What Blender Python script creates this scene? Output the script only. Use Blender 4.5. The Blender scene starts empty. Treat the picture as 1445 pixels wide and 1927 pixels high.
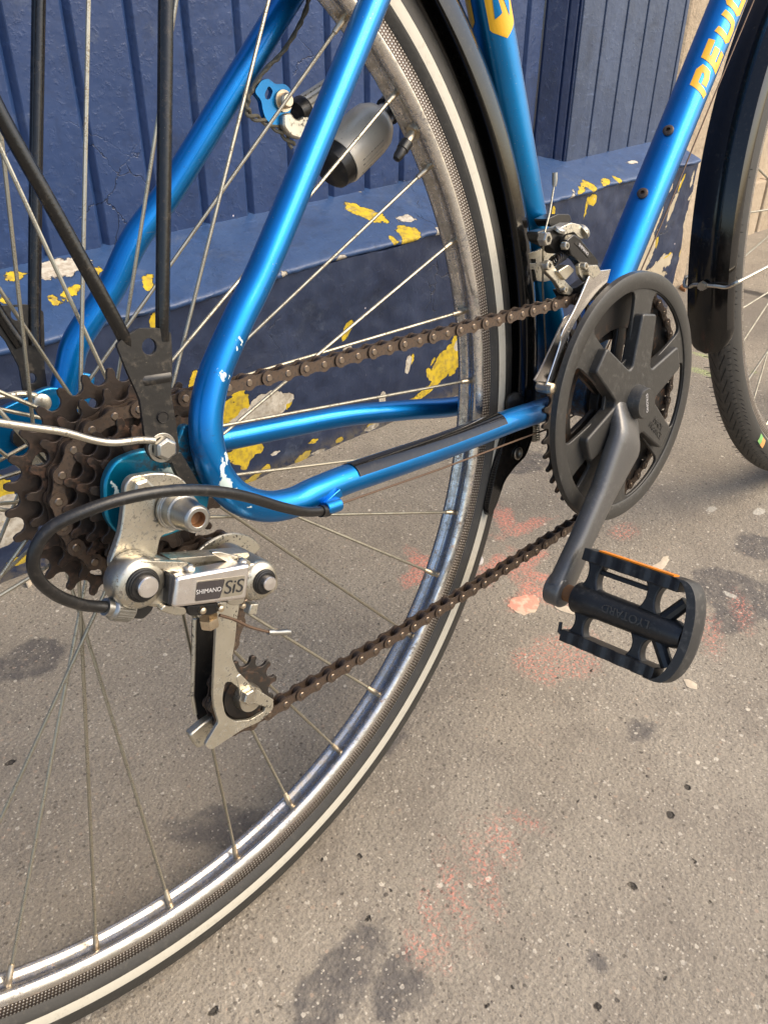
import bpy, bmesh, math, random
import numpy as np
from mathutils import Vector, Matrix, Quaternion, noise
random.seed(7)
R = math.radians
PI = math.pi
S = bpy.context.scene
COL = S.collection

# ------------------------------------------------------------------ camera, sky, sun, exposure
BETA = 0.146923                      # the bicycle leans this much towards the wall
HUBZ = 0.347
RB = Matrix.Rotation(-BETA, 3, 'X')  # bicycle frame -> world
HUBW = RB @ Vector((0, 0, HUBZ))
CAMB = Vector((-0.14927, -0.40415, 0.15862))
RM = Matrix(((0.72128, -0.68619, -0.09431), (-0.36038, -0.25551, -0.89713), (0.5915, 0.68107, -0.43158)))
FPX, PW, PH = 1526.02, 1445.0, 1927.0
CAMW = RB @ CAMB + HUBW
cam_d = bpy.data.cameras.new('camera')
cam = bpy.data.objects.new('camera', cam_d)
COL.objects.link(cam)
RW3 = RB @ RM.transposed()
cr, cd, cf = RW3.col[0], RW3.col[1], RW3.col[2]
mw = Matrix.Identity(4)
for i in range(3):
    mw[i][0], mw[i][1], mw[i][2], mw[i][3] = cr[i], -cd[i], -cf[i], CAMW[i]
cam.matrix_world = mw
cam_d.sensor_fit = 'HORIZONTAL'
cam_d.sensor_width = 36.0
cam_d.lens = 36.0 * FPX / PW
cam_d.clip_start = 0.01
cam_d.clip_end = 300
S.camera = cam

world = bpy.data.worlds.new('World')
S.world = world
world.use_nodes = True
wn = world.node_tree
bg = wn.nodes['Background']
sky = wn.nodes.new('ShaderNodeTexSky')
sky.sky_type = 'NISHITA'
sky.sun_disc = False
SUN_EL, SUN_AZ = R(46), R(140)       # azimuth clockwise from +Y
sky.sun_elevation = SUN_EL
sky.sun_rotation = SUN_AZ
sky.air_density = 1.0
sky.dust_density = 3.0
sky.ozone_density = 0.35
wn.links.new(sky.outputs[0], bg.inputs[0])
bg.inputs[1].default_value = 0.15
sun_d = bpy.data.lights.new('sun', 'SUN')
sun_d.energy = 1.55
sun_d.angle = R(48)
sun_d.color = (1.0, 0.84, 0.60)
sun = bpy.data.objects.new('sun', sun_d)
COL.objects.link(sun)
sd = Vector((math.sin(SUN_AZ) * math.cos(SUN_EL), math.cos(SUN_AZ) * math.cos(SUN_EL), math.sin(SUN_EL)))
sun.rotation_euler = sd.to_track_quat('Z', 'Y').to_euler()
sun.location = sd * 5
S.view_settings.view_transform = 'Standard'
S.view_settings.look = 'None'
S.view_settings.gamma = 1
S.view_settings.use_curve_mapping = False
S.view_settings.exposure = 1.0

# ------------------------------------------------------------------ turning measured points into places
def ray(px, py):
    return RM.transposed() @ Vector(((px - PW / 2) / FPX, (py - PH / 2) / FPX, 1))
def at(px, py, Y):
    """point of the bicycle's own frame, Y metres to its left side"""
    d = ray(px, py)
    return CAMB + d * ((Y - CAMB.y) / d.y)
def ground(px, py, z=0.0):
    d = RB @ ray(px, py)
    return CAMW + d * ((z - CAMW.z) / d.z)
def wall(px, py, y):
    d = RB @ ray(px, py)
    return CAMW + d * ((y - CAMW.y) / d.y)

# ------------------------------------------------------------------ mesh helpers
class MB:
    def __init__(s):
        s.v, s.f, s.m = [], [], []
    def add(s, verts, faces, mi=0):
        o = len(s.v)
        s.v += [tuple(v) for v in verts]
        s.f += [tuple(i + o for i in f) for f in faces]
        s.m += [mi] * len(faces)
        return s
    def tube(s, path, r, seg=12, caps=True, mi=0, flat=None):
        path = [Vector(p) for p in path]
        n = len(path)
        rs = r if isinstance(r, (list, tuple)) else [r] * n
        t0 = (path[1] - path[0]).normalized()
        ref = Vector((0, 0, 1)) if abs(t0.z) < .9 else Vector((1, 0, 0))
        nrm = t0.cross(ref).normalized()
        vs = []
        for i in range(n):
            if i == 0: t = path[1] - path[0]
            elif i == n - 1: t = path[-1] - path[-2]
            else: t = (path[i + 1] - path[i]).normalized() + (path[i] - path[i - 1]).normalized()
            t.normalize()
            nrm = (nrm - t * nrm.dot(t)).normalized()
            b = t.cross(nrm)
            for k in range(seg):
                a = 2 * PI * k / seg
                vs.append(path[i] + (nrm * math.cos(a) + b * math.sin(a)) * rs[i])
        fs = []
        for i in range(n - 1):
            for k in range(seg):
                k2 = (k + 1) % seg
                fs.append((i * seg + k, i * seg + k2, (i + 1) * seg + k2, (i + 1) * seg + k))
        if caps:
            fs.append(tuple(range(seg - 1, -1, -1)))
            fs.append(tuple((n - 1) * seg + k for k in range(seg)))
        return s.add(vs, fs, mi)
    def cyl(s, p0, p1, r, seg=20, mi=0, r2=None):
        return s.tube([p0, p1], [r, r if r2 is None else r2], seg, True, mi)
    def lathe(s, c, axis, prof, seg=32, a0=0, a1=2 * PI, mis=None, ref=None, closed=False):
        """prof: (offset along axis, radius)"""
        c, axis = Vector(c), Vector(axis).normalized()
        u = Vector(ref) if ref else (Vector((1, 0, 0)) if abs(axis.x) < .9 else Vector((0, 0, 1)))
        u = (u - axis * u.dot(axis)).normalized()
        w = axis.cross(u)
        full = abs(a1 - a0 - 2 * PI) < 1e-6
        ns = seg if full else seg + 1
        vs = []
        for k in range(ns):
            a = a0 + (a1 - a0) * k / seg
            d = u * math.cos(a) + w * math.sin(a)
            for h, rr in prof:
                vs.append(c + axis * h + d * rr)
        m = len(prof)
        for k in range(seg):
            k2 = (k + 1) % ns
            for j in range(m if closed else m - 1):
                j2 = (j + 1) % m
                s.f.append(tuple(len(s.v) + q for q in (k * m + j, k * m + j2, k2 * m + j2, k2 * m + j)))
                s.m.append(mis[j] if mis else 0)
        if not full and closed:
            s.f.append(tuple(len(s.v) + j for j in range(m)))
            s.f.append(tuple(len(s.v) + seg * m + j for j in range(m - 1, -1, -1)))
            s.m += [0, 0]
        s.v += [tuple(v) for v in vs]
        return s
    def prism(s, pts, off, mi=0):
        """pts: 3D outline; off: extrusion vector"""
        pts = [Vector(p) for p in pts]
        off = Vector(off)
        n = len(pts)
        vs = pts + [p + off for p in pts]
        fs = [tuple(range(n)), tuple(range(2 * n - 1, n - 1, -1))]
        fs += [(i, (i + 1) % n, n + (i + 1) % n, n + i) for i in range(n)]
        return s.add(vs, fs, mi)
    def holed(s, outer, holes, off):
        """flat plate with holes, outlines in 3D lying in one plane"""
        bm = bmesh.new()
        for loop in [outer] + holes:
            vv = [bm.verts.new(p) for p in loop]
            for i in range(len(vv)):
                bm.edges.new((vv[i], vv[(i + 1) % len(vv)]))
        bmesh.ops.triangle_fill(bm, use_beauty=True, use_dissolve=False, edges=bm.edges[:])
        bm.verts.index_update()
        vs = [v.co.copy() for v in bm.verts]
        n = len(vs)
        off = Vector(off)
        fs = [tuple(v.index for v in f.verts) for f in bm.faces]
        bnd = [tuple(v.index for v in e.verts) for e in bm.edges if len(e.link_faces) == 1]
        bm.free()
        s.add(vs + [v + off for v in vs], fs + [tuple(i + n for i in reversed(f)) for f in fs] +
              [(a, b, b + n, a + n) for a, b in bnd])
        return s
    def box(s, c, sx, sy, sz, rot=None, mi=0):
        c = Vector(c)
        q = [Vector((x * sx / 2, y * sy / 2, z * sz / 2)) for x in (-1, 1) for y in (-1, 1) for z in (-1, 1)]
        if rot is not None: q = [rot @ p for p in q]
        return s.add([c + p for p in q], [(0, 1, 3, 2), (4, 6, 7, 5), (0, 4, 5, 1), (2, 3, 7, 6), (0, 2, 6, 4), (1, 5, 7, 3)], mi)
    def mesh(s, name, mats, smooth=35):
        me = bpy.data.meshes.new(name)
        me.from_pydata(s.v, [], s.f)
        for m in (mats if isinstance(mats, (list, tuple)) else [mats]):
            me.materials.append(m)
        me.polygons.foreach_set('material_index', s.m)
        bm = bmesh.new(); bm.from_mesh(me)
        bmesh.ops.recalc_face_normals(bm, faces=bm.faces)
        bm.to_mesh(me); bm.free()
        if smooth:
            me.polygons.foreach_set('use_smooth', [True] * len(me.polygons))
            me.set_sharp_from_angle(angle=R(smooth))
        me.update()
        return me
    def build(s, name, mats, parent=None, smooth=35, bevel=0, seg=2):
        return link(s.mesh(name, mats, smooth), name, parent, bevel, seg)

def link(me, name, parent=None, bevel=0, seg=2):
    o = bpy.data.objects.new(name, me)
    COL.objects.link(o)
    if parent is not None:
        o.parent = parent
        if parent.get('is_base'): o.location = (0, 0, HUBZ)
    if bevel:
        b = o.modifiers.new('bevel', 'BEVEL')
        b.width = bevel; b.segments = seg; b.limit_method = 'ANGLE'; b.angle_limit = R(32)
        b.harden_normals = False
    return o
def tag(o, label=None, cat=None, kind=None, group=None):
    for k, v in (('label', label), ('category', cat), ('kind', kind), ('group', group)):
        if v: o[k] = v
    return o
def smooth_path(pts, n=8):
    """Catmull-Rom through pts"""
    pts = [Vector(p) for p in pts]
    q = [2 * pts[0] - pts[1]] + pts + [2 * pts[-1] - pts[-2]]
    out = []
    for i in range(1, len(q) - 2):
        for k in range(n):
            t = k / n
            a, b, c, d = q[i - 1], q[i], q[i + 1], q[i + 2]
            out.append(.5 * ((2 * b) + (c - a) * t + (2 * a - 5 * b + 4 * c - d) * t * t + (3 * b - a - 3 * c + d) * t ** 3))
    out.append(pts[-1])
    return out

# ------------------------------------------------------------------ painted-patch fields stored on vertices
def ragged(spots, seed=1):
    rr = random.Random(seed); out = list(spots)
    for q in spots:
        c, r = q[0], q[1]
        up = abs(r[2] - 1) > 1e-9
        ra, rb_ = r[0], (r[2] if up else r[1])
        if min(ra, rb_) < .011: continue
        for k in range(int(5 + 300 * max(ra, rb_))):
            a = rr.uniform(0, 6.28); e = rr.uniform(.75, 1.15)
            u, v = ra * e * math.cos(a), rb_ * e * math.sin(a)
            s_ = rr.uniform(.12, .42) * min(ra, rb_)
            out.append(((c[0] + u, c[1], c[2] + v), (s_ * rr.uniform(1, 2), .09, s_), (0, rr.uniform(-1, 1), 0)))
    return out
def field(me, name, spots, coord=None):
    """signed distance (mm) to the nearest of the elliptical spots, one value per vertex"""
    n = len(me.vertices)
    P = np.empty(n * 3); me.vertices.foreach_get('co', P); P = P.reshape(n, 3)
    out = np.full(n, 60.0)
    for q in spots:
        c, r = np.array(q[0]), q[1]
        D = P - c
        if abs(r[2] - 1) < 1e-9:      # lying on the ground
            a = q[2][2] if len(q) > 2 else 0
            u = D[:, 0] * math.cos(a) + D[:, 1] * math.sin(a); v = -D[:, 0] * math.sin(a) + D[:, 1] * math.cos(a)
            rx, ry = r[0], r[1]
        else:                         # on an upright surface
            a = q[2][1] if len(q) > 2 else 0
            u = D[:, 0] * math.cos(a) - D[:, 2] * math.sin(a); v = D[:, 0] * math.sin(a) + D[:, 2] * math.cos(a)
            rx, ry = r[0], r[2]
        k = np.sqrt((u / rx) ** 2 + (v / ry) ** 2)
        d = (k - 1) * min(rx, ry) * 1000
        out = np.minimum(out, d)
    at_ = me.attributes.new(name, 'FLOAT', 'POINT')
    at_.data.foreach_set('value', out.astype(np.float32))

# ------------------------------------------------------------------ materials
class NT:
    """small node builder"""
    def __init__(s, name):
        s.mat = bpy.data.materials.new(name)
        s.mat.use_nodes = True
        s.n, s.l = s.mat.node_tree.nodes, s.mat.node_tree.links
        s.b = s.n['Principled BSDF']
        s.tc = s.n.new('ShaderNodeTexCoord')
        s.P = s.tc.outputs['Object']
        if name.startswith(('asphalt', 'shop', 'wall')):
            g = s.n.new('ShaderNodeNewGeometry')
            s.P = g.outputs['Position']
    def inp(s, sock, v):
        if v is None: return
        if hasattr(v, 'is_linked') or isinstance(v, bpy.types.NodeSocket): s.l.new(v, sock)
        else:
            if isinstance(v, (tuple, list)) and len(v) == 3 and len(sock.default_value) == 4: v = (*v, 1)
            sock.default_value = v
    def math(s, op, a, b=None, c=None, clamp=False):
        m = s.n.new('ShaderNodeMath'); m.operation = op; m.use_clamp = clamp
        s.inp(m.inputs[0], a); s.inp(m.inputs[1], b)
        if c is not None: s.inp(m.inputs[2], c)
        return m.outputs[0]
    def vmath(s, op, a, b=None, scale=None):
        m = s.n.new('ShaderNodeVectorMath'); m.operation = op
        s.inp(m.inputs[0], a)
        if b is not None: s.inp(m.inputs[1], b)
        if scale is not None: s.inp(m.inputs[3], scale)
        return m.outputs['Value' if op in ('LENGTH', 'DISTANCE', 'DOT_PRODUCT') else 'Vector']
    def noise(s, scale, detail=3, rough=.55, vec=None, out='Fac', dist=0):
        t = s.n.new('ShaderNodeTexNoise')
        s.inp(t.inputs['Vector'], s.P if vec is None else vec)
        t.inputs['Scale'].default_value = scale; t.inputs['Detail'].default_value = detail
        t.inputs['Roughness'].default_value = rough; t.inputs['Distortion'].default_value = dist
        return t.outputs[out]
    def voro(s, scale, out='Distance', feature='F1', vec=None, rand=1):
        t = s.n.new('ShaderNodeTexVoronoi'); t.feature = feature
        s.inp(t.inputs['Vector'], s.P if vec is None else vec)
        t.inputs['Scale'].default_value = scale
        t.inputs['Randomness'].default_value = rand
        return t.outputs[out]
    def ramp(s, fac, lo, hi, a=0., b=1.):
        m = s.n.new('ShaderNodeMapRange'); m.interpolation_type = 'SMOOTHSTEP'
        s.inp(m.inputs[0], fac)
        m.inputs[1].default_value = lo; m.inputs[2].default_value = hi
        m.inputs[3].default_value = a; m.inputs[4].default_value = b
        return m.outputs[0]
    def mix(s, f, a, b):
        m = s.n.new('ShaderNodeMix'); m.data_type = 'RGBA'
        s.inp(m.inputs[0], f); s.inp(m.inputs[6], a); s.inp(m.inputs[7], b)
        return m.outputs[2]
    def bump(s, h, dist, strength=1, prev=None):
        b = s.n.new('ShaderNodeBump')
        s.inp(b.inputs['Height'], h); b.inputs['Distance'].default_value = dist
        b.inputs['Strength'].default_value = strength
        if prev is not None: s.l.new(prev, b.inputs['Normal'])
        return b.outputs[0]
    def patch(s, P, c, r, rot=(0, 0, 0), soft=.12):
        m = s.n.new('ShaderNodeMapping'); m.vector_type = 'TEXTURE'
        s.l.new(P, m.inputs[0])
        m.inputs['Location'].default_value = c
        m.inputs['Rotation'].default_value = rot
        m.inputs['Scale'].default_value = r
        return s.ramp(s.vmath('LENGTH', m.outputs[0]), 1 + soft, 1 - soft, 0, 1)
    def patches(s, P, lst, soft=.12):
        out = None
        for q in lst:
            k = s.patch(P, q[0], q[1], q[2] if len(q) > 2 else (0, 0, 0), soft)
            out = k if out is None else s.math('MAXIMUM', out, k)
        return out
    def warp(s, amp, scale, detail=4):
        n = s.noise(scale, detail, .6, out='Color')
        return s.vmath('ADD', s.P, s.vmath('SCALE', s.vmath('SUBTRACT', n, (.5, .5, .5)), scale=amp))
    def fld(s, name, amp, scale, soft=.6, detail=5, bias=0.):
        """ragged mask from a stored distance field; amp, soft in mm"""
        a = s.n.new('ShaderNodeAttribute'); a.attribute_name = name
        n = s.noise(scale, detail, .62)
        d = s.math('ADD', a.outputs['Fac'], s.math('MULTIPLY', s.math('SUBTRACT', n, .5), amp * 2))
        return s.ramp(d, bias + soft, bias - soft)
    def set(s, **k):
        for a, v in k.items():
            s.inp(s.b.inputs[a.replace('_', ' ')], v)
        return s

def metal(name, col, rough, spots=None, spot_amt=.5, metallic=1.0, sc=900, coat=0, lo=.56, hi=.66, bumpd=0):
    t = NT(name)
    c = col
    rgh = t.math('ADD', t.math('MULTIPLY', t.noise(sc * .4, 4), .22), rough - .11)
    if spots:
        f = t.math('MULTIPLY', t.ramp(t.noise(sc, 5, .65), lo, hi), t.ramp(t.noise(sc * .09, 3), .42, .6, .1, 1))
        f = t.math('MULTIPLY', f, spot_amt)
        c = t.mix(f, col, spots)
        t.set(Metallic=t.math('SUBTRACT', metallic, t.math('MULTIPLY', f, metallic * .8)))
        rgh = t.math('ADD', rgh, t.math('MULTIPLY', f, .3))
    else:
        t.set(Metallic=metallic)
    t.set(Base_Color=c, Roughness=rgh)
    if coat: t.set(Coat_Weight=coat, Coat_Roughness=.06)
    if bumpd: t.set(Normal=t.bump(t.noise(sc, 5, .65), bumpd, .6))
    return t.mat

RUST = (.13, .055, .02)
M = {}
M['chrome'] = metal('chrome', (.68, .65, .61), .17, (.10, .06, .03), .8, sc=500, lo=.57, hi=.66)
t = NT('worn chrome rim')
big_ = t.ramp(t.noise(38, 5, .65), .44, .62)
sp1 = t.math('MULTIPLY', t.ramp(t.noise(420, 5, .7), .50, .62), big_)
sp2 = t.math('MULTIPLY', t.ramp(t.noise(90, 6, .7), .58, .68), t.ramp(t.noise(14, 3), .45, .6))
dul = t.ramp(t.noise(120, 6, .7), .42, .68)
base_ = t.mix(dul, (.66, .63, .59), (.42, .385, .33))
base_ = t.mix(t.math('MULTIPLY', sp1, .75), base_, (.10, .085, .075))
base_ = t.mix(t.math('MULTIPLY', sp2, .8), base_, (.26, .13, .06))
t.set(Base_Color=base_, Metallic=t.math('SUBTRACT', 1, t.math('MAXIMUM', t.math('MULTIPLY', sp1, .6), t.math('MULTIPLY', sp2, .8))),
      Roughness=t.math('ADD', .21, t.math('MULTIPLY', dul, .20)), Normal=t.bump(t.noise(300, 4), .0002, .4))
M['chrome_rim'] = t.mat
M['alloy'] = metal('brushed alloy', (.56, .52, .43), .36, (.06, .045, .028), .85, sc=520, lo=.51, hi=.62)
M['alloy_dirty'] = metal('dirty alloy', (.60, .56, .46), .42, (.04, .03, .018), .95, sc=420, lo=.53, hi=.62)
M['polish'] = metal('polished alloy', (.78, .74, .70), .34, (.1, .08, .06), .3, sc=900)
M['spoke'] = metal('spoke steel', (.40, .375, .30), .38, (.14, .11, .07), .8, sc=1500, lo=.48, hi=.58)
M['nipple'] = metal('brass nipple', (.62, .52, .38), .38, (.2, .1, .04), .6, sc=900)
M['bolt'] = metal('bolt steel', (.45, .43, .38), .33, RUST, .7, sc=900)
M['rustbolt'] = metal('rusty steel', (.22, .11, .05), .65, (.3, .12, .03), .7, metallic=.5, sc=900)
M['cog'] = metal('rusty oiled cog steel', (.046, .035, .028), .42, (.12, .06, .032), .6, metallic=.6, sc=300, lo=.45, hi=.6, bumpd=.0003)
M['chainplate'] = metal('oily brown chain steel', (.115, .082, .060), .40, (.035, .024, .016), .8, metallic=.7, sc=400, lo=.45, hi=.6, bumpd=.0002)
M['chaindark'] = metal('dark chain roller', (.045, .034, .028), .42, RUST, .4, metallic=.6, sc=600)
M['pin'] = metal('chain pin end', (.24, .19, .145), .4, RUST, .5, sc=900)
M['ring'] = metal('dark chainring steel', (.03, .026, .022), .5, (.13, .06, .025), .6, metallic=.4, sc=200, lo=.5, hi=.62)
M['zinc'] = metal('dull zinc casing', (.68, .61, .49), .38, (.16, .12, .08), .4, metallic=.30, sc=500)
M['barrel'] = metal('barrel adjuster', (.40, .39, .36), .35, (.08, .07, .05), .6, sc=900)
M['cable'] = metal('rusty brake wire', (.12, .075, .048), .55, (.22, .12, .06), .6, metallic=.5, sc=1500)

def plastic(name, col, rough, dust=(.3, .27, .22), amt=.35, sc=350, bumpd=.0002, spec=.5):
    t = NT(name)
    f = t.math('MULTIPLY', t.ramp(t.noise(sc, 6, .7), .5, .75), t.ramp(t.noise(sc * .06, 3), .35, .7, .25, 1))
    f = t.math('MULTIPLY', f, amt)
    sp = t.math('MULTIPLY', t.ramp(t.voro(sc * 1.6), .10, .05), t.ramp(t.noise(sc * .2, 2), .5, .62))
    f = t.math('MAXIMUM', f, t.math('MULTIPLY', sp, amt))
    t.set(Base_Color=t.mix(f, col, dust), Roughness=t.math('ADD', t.math('MULTIPLY', f, .5), rough),
          Specular_IOR_Level=spec, Normal=t.bump(t.noise(sc * 2, 4), bumpd, .5))
    return t.mat
M['black'] = plastic('black enamel', (.012, .012, .012), .22, amt=.12)
M['stay_black'] = plastic('worn black steel', (.006, .0055, .005), .20, (.16, .12, .08), .28, sc=260)
M['black_dirty'] = plastic('dusty black steel', (.012, .011, .010), .34, (.22, .18, .13), .36, sc=200)
M['guard_plastic'] = plastic('grey black plastic', (.033, .031, .027), .42, (.16, .15, .13), .4, sc=260)
M['crank_grey'] = plastic('grey anodised crank', (.062, .060, .056), .33, (.3, .29, .27), .35, sc=380, spec=.9)
M['pedal'] = plastic('worn black pedal plastic', (.016, .016, .016), .40, (.20, .19, .17), .5, sc=230)
M['emboss'] = plastic('rubbed raised lettering', (.050, .048, .044), .45)
M['pedal_end'] = plastic('scuffed pedal end', (.030, .029, .027), .55, (.26, .24, .21), .75, sc=160)
M['rubber'] = plastic('black rubber housing', (.009, .0085, .008), .34, (.12, .10, .08), .35, sc=300)
M['mudguard'] = plastic('glossy black mudguard', (.006, .0055, .005), .10, (.12, .10, .07), .25, sc=300, bumpd=.00005)
M['tyre'] = plastic('tyre rubber', (.028, .026, .022), .62, (.13, .115, .095), .5, sc=180, bumpd=.0004)
M['stripe'] = plastic('reflective tyre stripe', (.48, .45, .37), .55, (.22, .18, .12), .5, sc=220)
M['darkpit'] = plastic('dark bore', (.01, .008, .006), .8, amt=.1)
M['wire_grey'] = plastic('grey twin flex', (.13, .115, .08), .5, amt=.3)

def paint_blue(name, col, chips=()):
    t = NT(name)
    fl = t.noise(5200, 1)
    base = t.mix(t.ramp(t.noise(30, 3), .3, .7), col, tuple(c * .86 for c in col))
    d = t.math('MULTIPLY', t.ramp(t.noise(340, 5, .7), .60, .72), .4)
    base = t.mix(d, base, (.03, .05, .07))
    sp_ = t.math('MULTIPLY', t.ramp(t.voro(420), .12, .07), t.ramp(t.noise(60, 3), .50, .62))
    base = t.mix(t.math('MULTIPLY', sp_, .6), base, (.35, .38, .36))
    mp_ = t.n.new('ShaderNodeMapping'); t.l.new(t.P, mp_.inputs[0]); mp_.inputs['Rotation'].default_value = (.4, .9, .2); mp_.inputs['Scale'].default_value = (40, 900, 900)
    scr_ = t.math('MULTIPLY', t.ramp(t.noise(1, 3, .5, mp_.outputs[0]), .68, .74), t.ramp(t.noise(45, 3), .50, .60))
    base = t.mix(t.math('MULTIPLY', scr_, .5), base, (.22, .30, .36))
    gm = t.patch(t.warp(.03, 70, 4), (.425, -.02, -.067), (.122, .06, .050), soft=.45)
    gm = t.math('MULTIPLY', gm, t.ramp(t.noise(200, 5, .7), .25, .6, .45, .95))
    gm2 = t.patch(t.warp(.02, 120, 4), (.020, -.062, .020), (.022, .012, .018), soft=.5)
    gm = t.math('MAXIMUM', gm, t.math('MULTIPLY', gm2, t.ramp(t.noise(260, 5, .7), .35, .65)))
    base = t.mix(gm, base, (.028, .022, .017))
    met = t.math('SUBTRACT', .86, t.math('MULTIPLY', gm, .8))
    if chips:
        P = t.warp(.010, 260, 5)
        m = t.patches(P, chips, .15)
        base = t.mix(m, base, (.55, .66, .62))
        met = t.math('MULTIPLY', t.math('SUBTRACT', 1, m), met)
    t.set(Base_Color=base, Metallic=met, Roughness=t.math('ADD', t.math('ADD', .32, t.math('MULTIPLY', gm, .35)), t.math('MULTIPLY', fl, .08)),
          Coat_Weight=t.math('MULTIPLY', t.math('SUBTRACT', 1, gm), .45), Coat_Roughness=.08, Normal=t.bump(fl, .00004, .5))
    return t.mat

# ---- bicycle frame chips: at(px,py,Y)
def chip(px, py, Y, rx, rz, ang=0):
    return (tuple(at(px, py, Y)), (rx, .02, rz), (0, R(ang), 0))
BLUE = (.0, .195, .55)
BLUE2 = (.0, .21, .36)
chips = [chip(414, 893, -.076, .0017, .0085, 5), chip(420, 912, -.076, .0038, .0040, 30), chip(424, 861, -.076, .0014, .003),
         chip(452, 640, -.074, .0010, .0022, -20), chip(447, 656, -.074, .0008, .0016, -20), chip(414, 708, -.074, .0012, .0028),
         chip(463, 952, -.076, .0020, .0008, 0), chip(427, 710, -.074, .0006, .0014), chip(437, 925, -.076, .003, .0009, 40)]
M['blue'] = paint_blue('metallic blue paint', BLUE, chips)
M['blue_teal'] = paint_blue('greenish blue paint on dropout', BLUE2,
                            [chip(214, 923, -.062, .0011, .0048, 0), (tuple(at(320, 905, -.062)), (.012, .02, .007))])
M['blue_deep'] = paint_blue('blue paint on tubes', (.0, .175, .44))
M['yellow'] = plastic('yellow decal', (.80, .42, .01), .35, (.5, .3, .1), .1)
M['orange'] = plastic('orange reflector', (.85, .24, .005), .3, (.5, .2, .1), .1)
M['sticker_dark'] = plastic('dark sticker', (.04, .034, .034), .35, amt=.2)
M['sticker_text'] = plastic('pale sticker print', (.50, .48, .46), .4, amt=.1)
M['ink'] = plastic('black print', (.02, .02, .022), .4, amt=.1)
M['tyre_label'] = plastic('green tyre label', (.18, .45, .14), .5, (.7, .5, .2), .5, sc=120)
M['label_orange'] = plastic('orange tyre label', (.65, .32, .10), .5, (.7, .6, .4), .5, sc=120)

def rim_track():
    t = NT('knurled braking track')
    sp = t.n.new('ShaderNodeSeparateXYZ'); t.l.new(t.P, sp.inputs[0])
    x, y, z = sp.outputs
    a = t.math('MULTIPLY', t.math('ARCTAN2', z, x), .308)
    r = t.math('SQRT', t.math('ADD', t.math('MULTIPLY', x, x), t.math('MULTIPLY', z, z)))
    k = 2 * PI / .0043
    u = t.math('SINE', t.math('MULTIPLY', t.math('ADD', a, r), k))
    v = t.math('SINE', t.math('MULTIPLY', t.math('SUBTRACT', a, r), k))
    h = t.math('MULTIPLY', u, v)
    hh = t.ramp(h, .05, .8)
    t.set(Base_Color=t.mix(hh, (.12, .095, .078), (.62, .58, .52)), Metallic=.85, Roughness=.38, Normal=t.bump(hh, .0005, .8))
    return t.mat
M['track'] = rim_track()

def tread():
    t = NT('chevron tread rubber')
    sp = t.n.new('ShaderNodeSeparateXYZ'); t.l.new(t.P, sp.inputs[0])
    x, y, z = sp.outputs
    a = t.math('MULTIPLY', t.math('ARCTAN2', z, x), .345)
    ay = t.math('ABSOLUTE', y)
    ph = t.math('MULTIPLY', t.math('ADD', a, t.math('MULTIPLY', ay, 2.6)), 1 / .017)
    f = t.math('ABSOLUTE', t.math('SUBTRACT', t.math('FRACT', ph), .5))
    g = t.math('MULTIPLY', t.ramp(f, .38, .42), t.math('MULTIPLY', t.ramp(ay, .001, .002), t.ramp(ay, .0085, .0078)))
    ph2 = t.math('MULTIPLY', a, 1 / .0085)
    f2 = t.math('ABSOLUTE', t.math('SUBTRACT', t.math('FRACT', ph2), .5))
    g2 = t.math('MULTIPLY', t.ramp(f2, .40, .45), t.math('MULTIPLY', t.ramp(ay, .0098, .0105), t.ramp(ay, .0148, .0138)))
    g = t.math('MAXIMUM', g, g2)
    n = t.noise(190, 5, .7)
    c = t.mix(t.ramp(n, .45, .75, 0, .5), (.042, .038, .031), (.12, .105, .085))
    t.set(Base_Color=t.mix(g, c, (.004, .004, .003)), Roughness=.68,
          Normal=t.bump(t.math('SUBTRACT', 1, g), .0025, 1, t.bump(n, .0003, .5)))
    return t.mat
M['tread'] = tread()

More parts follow.
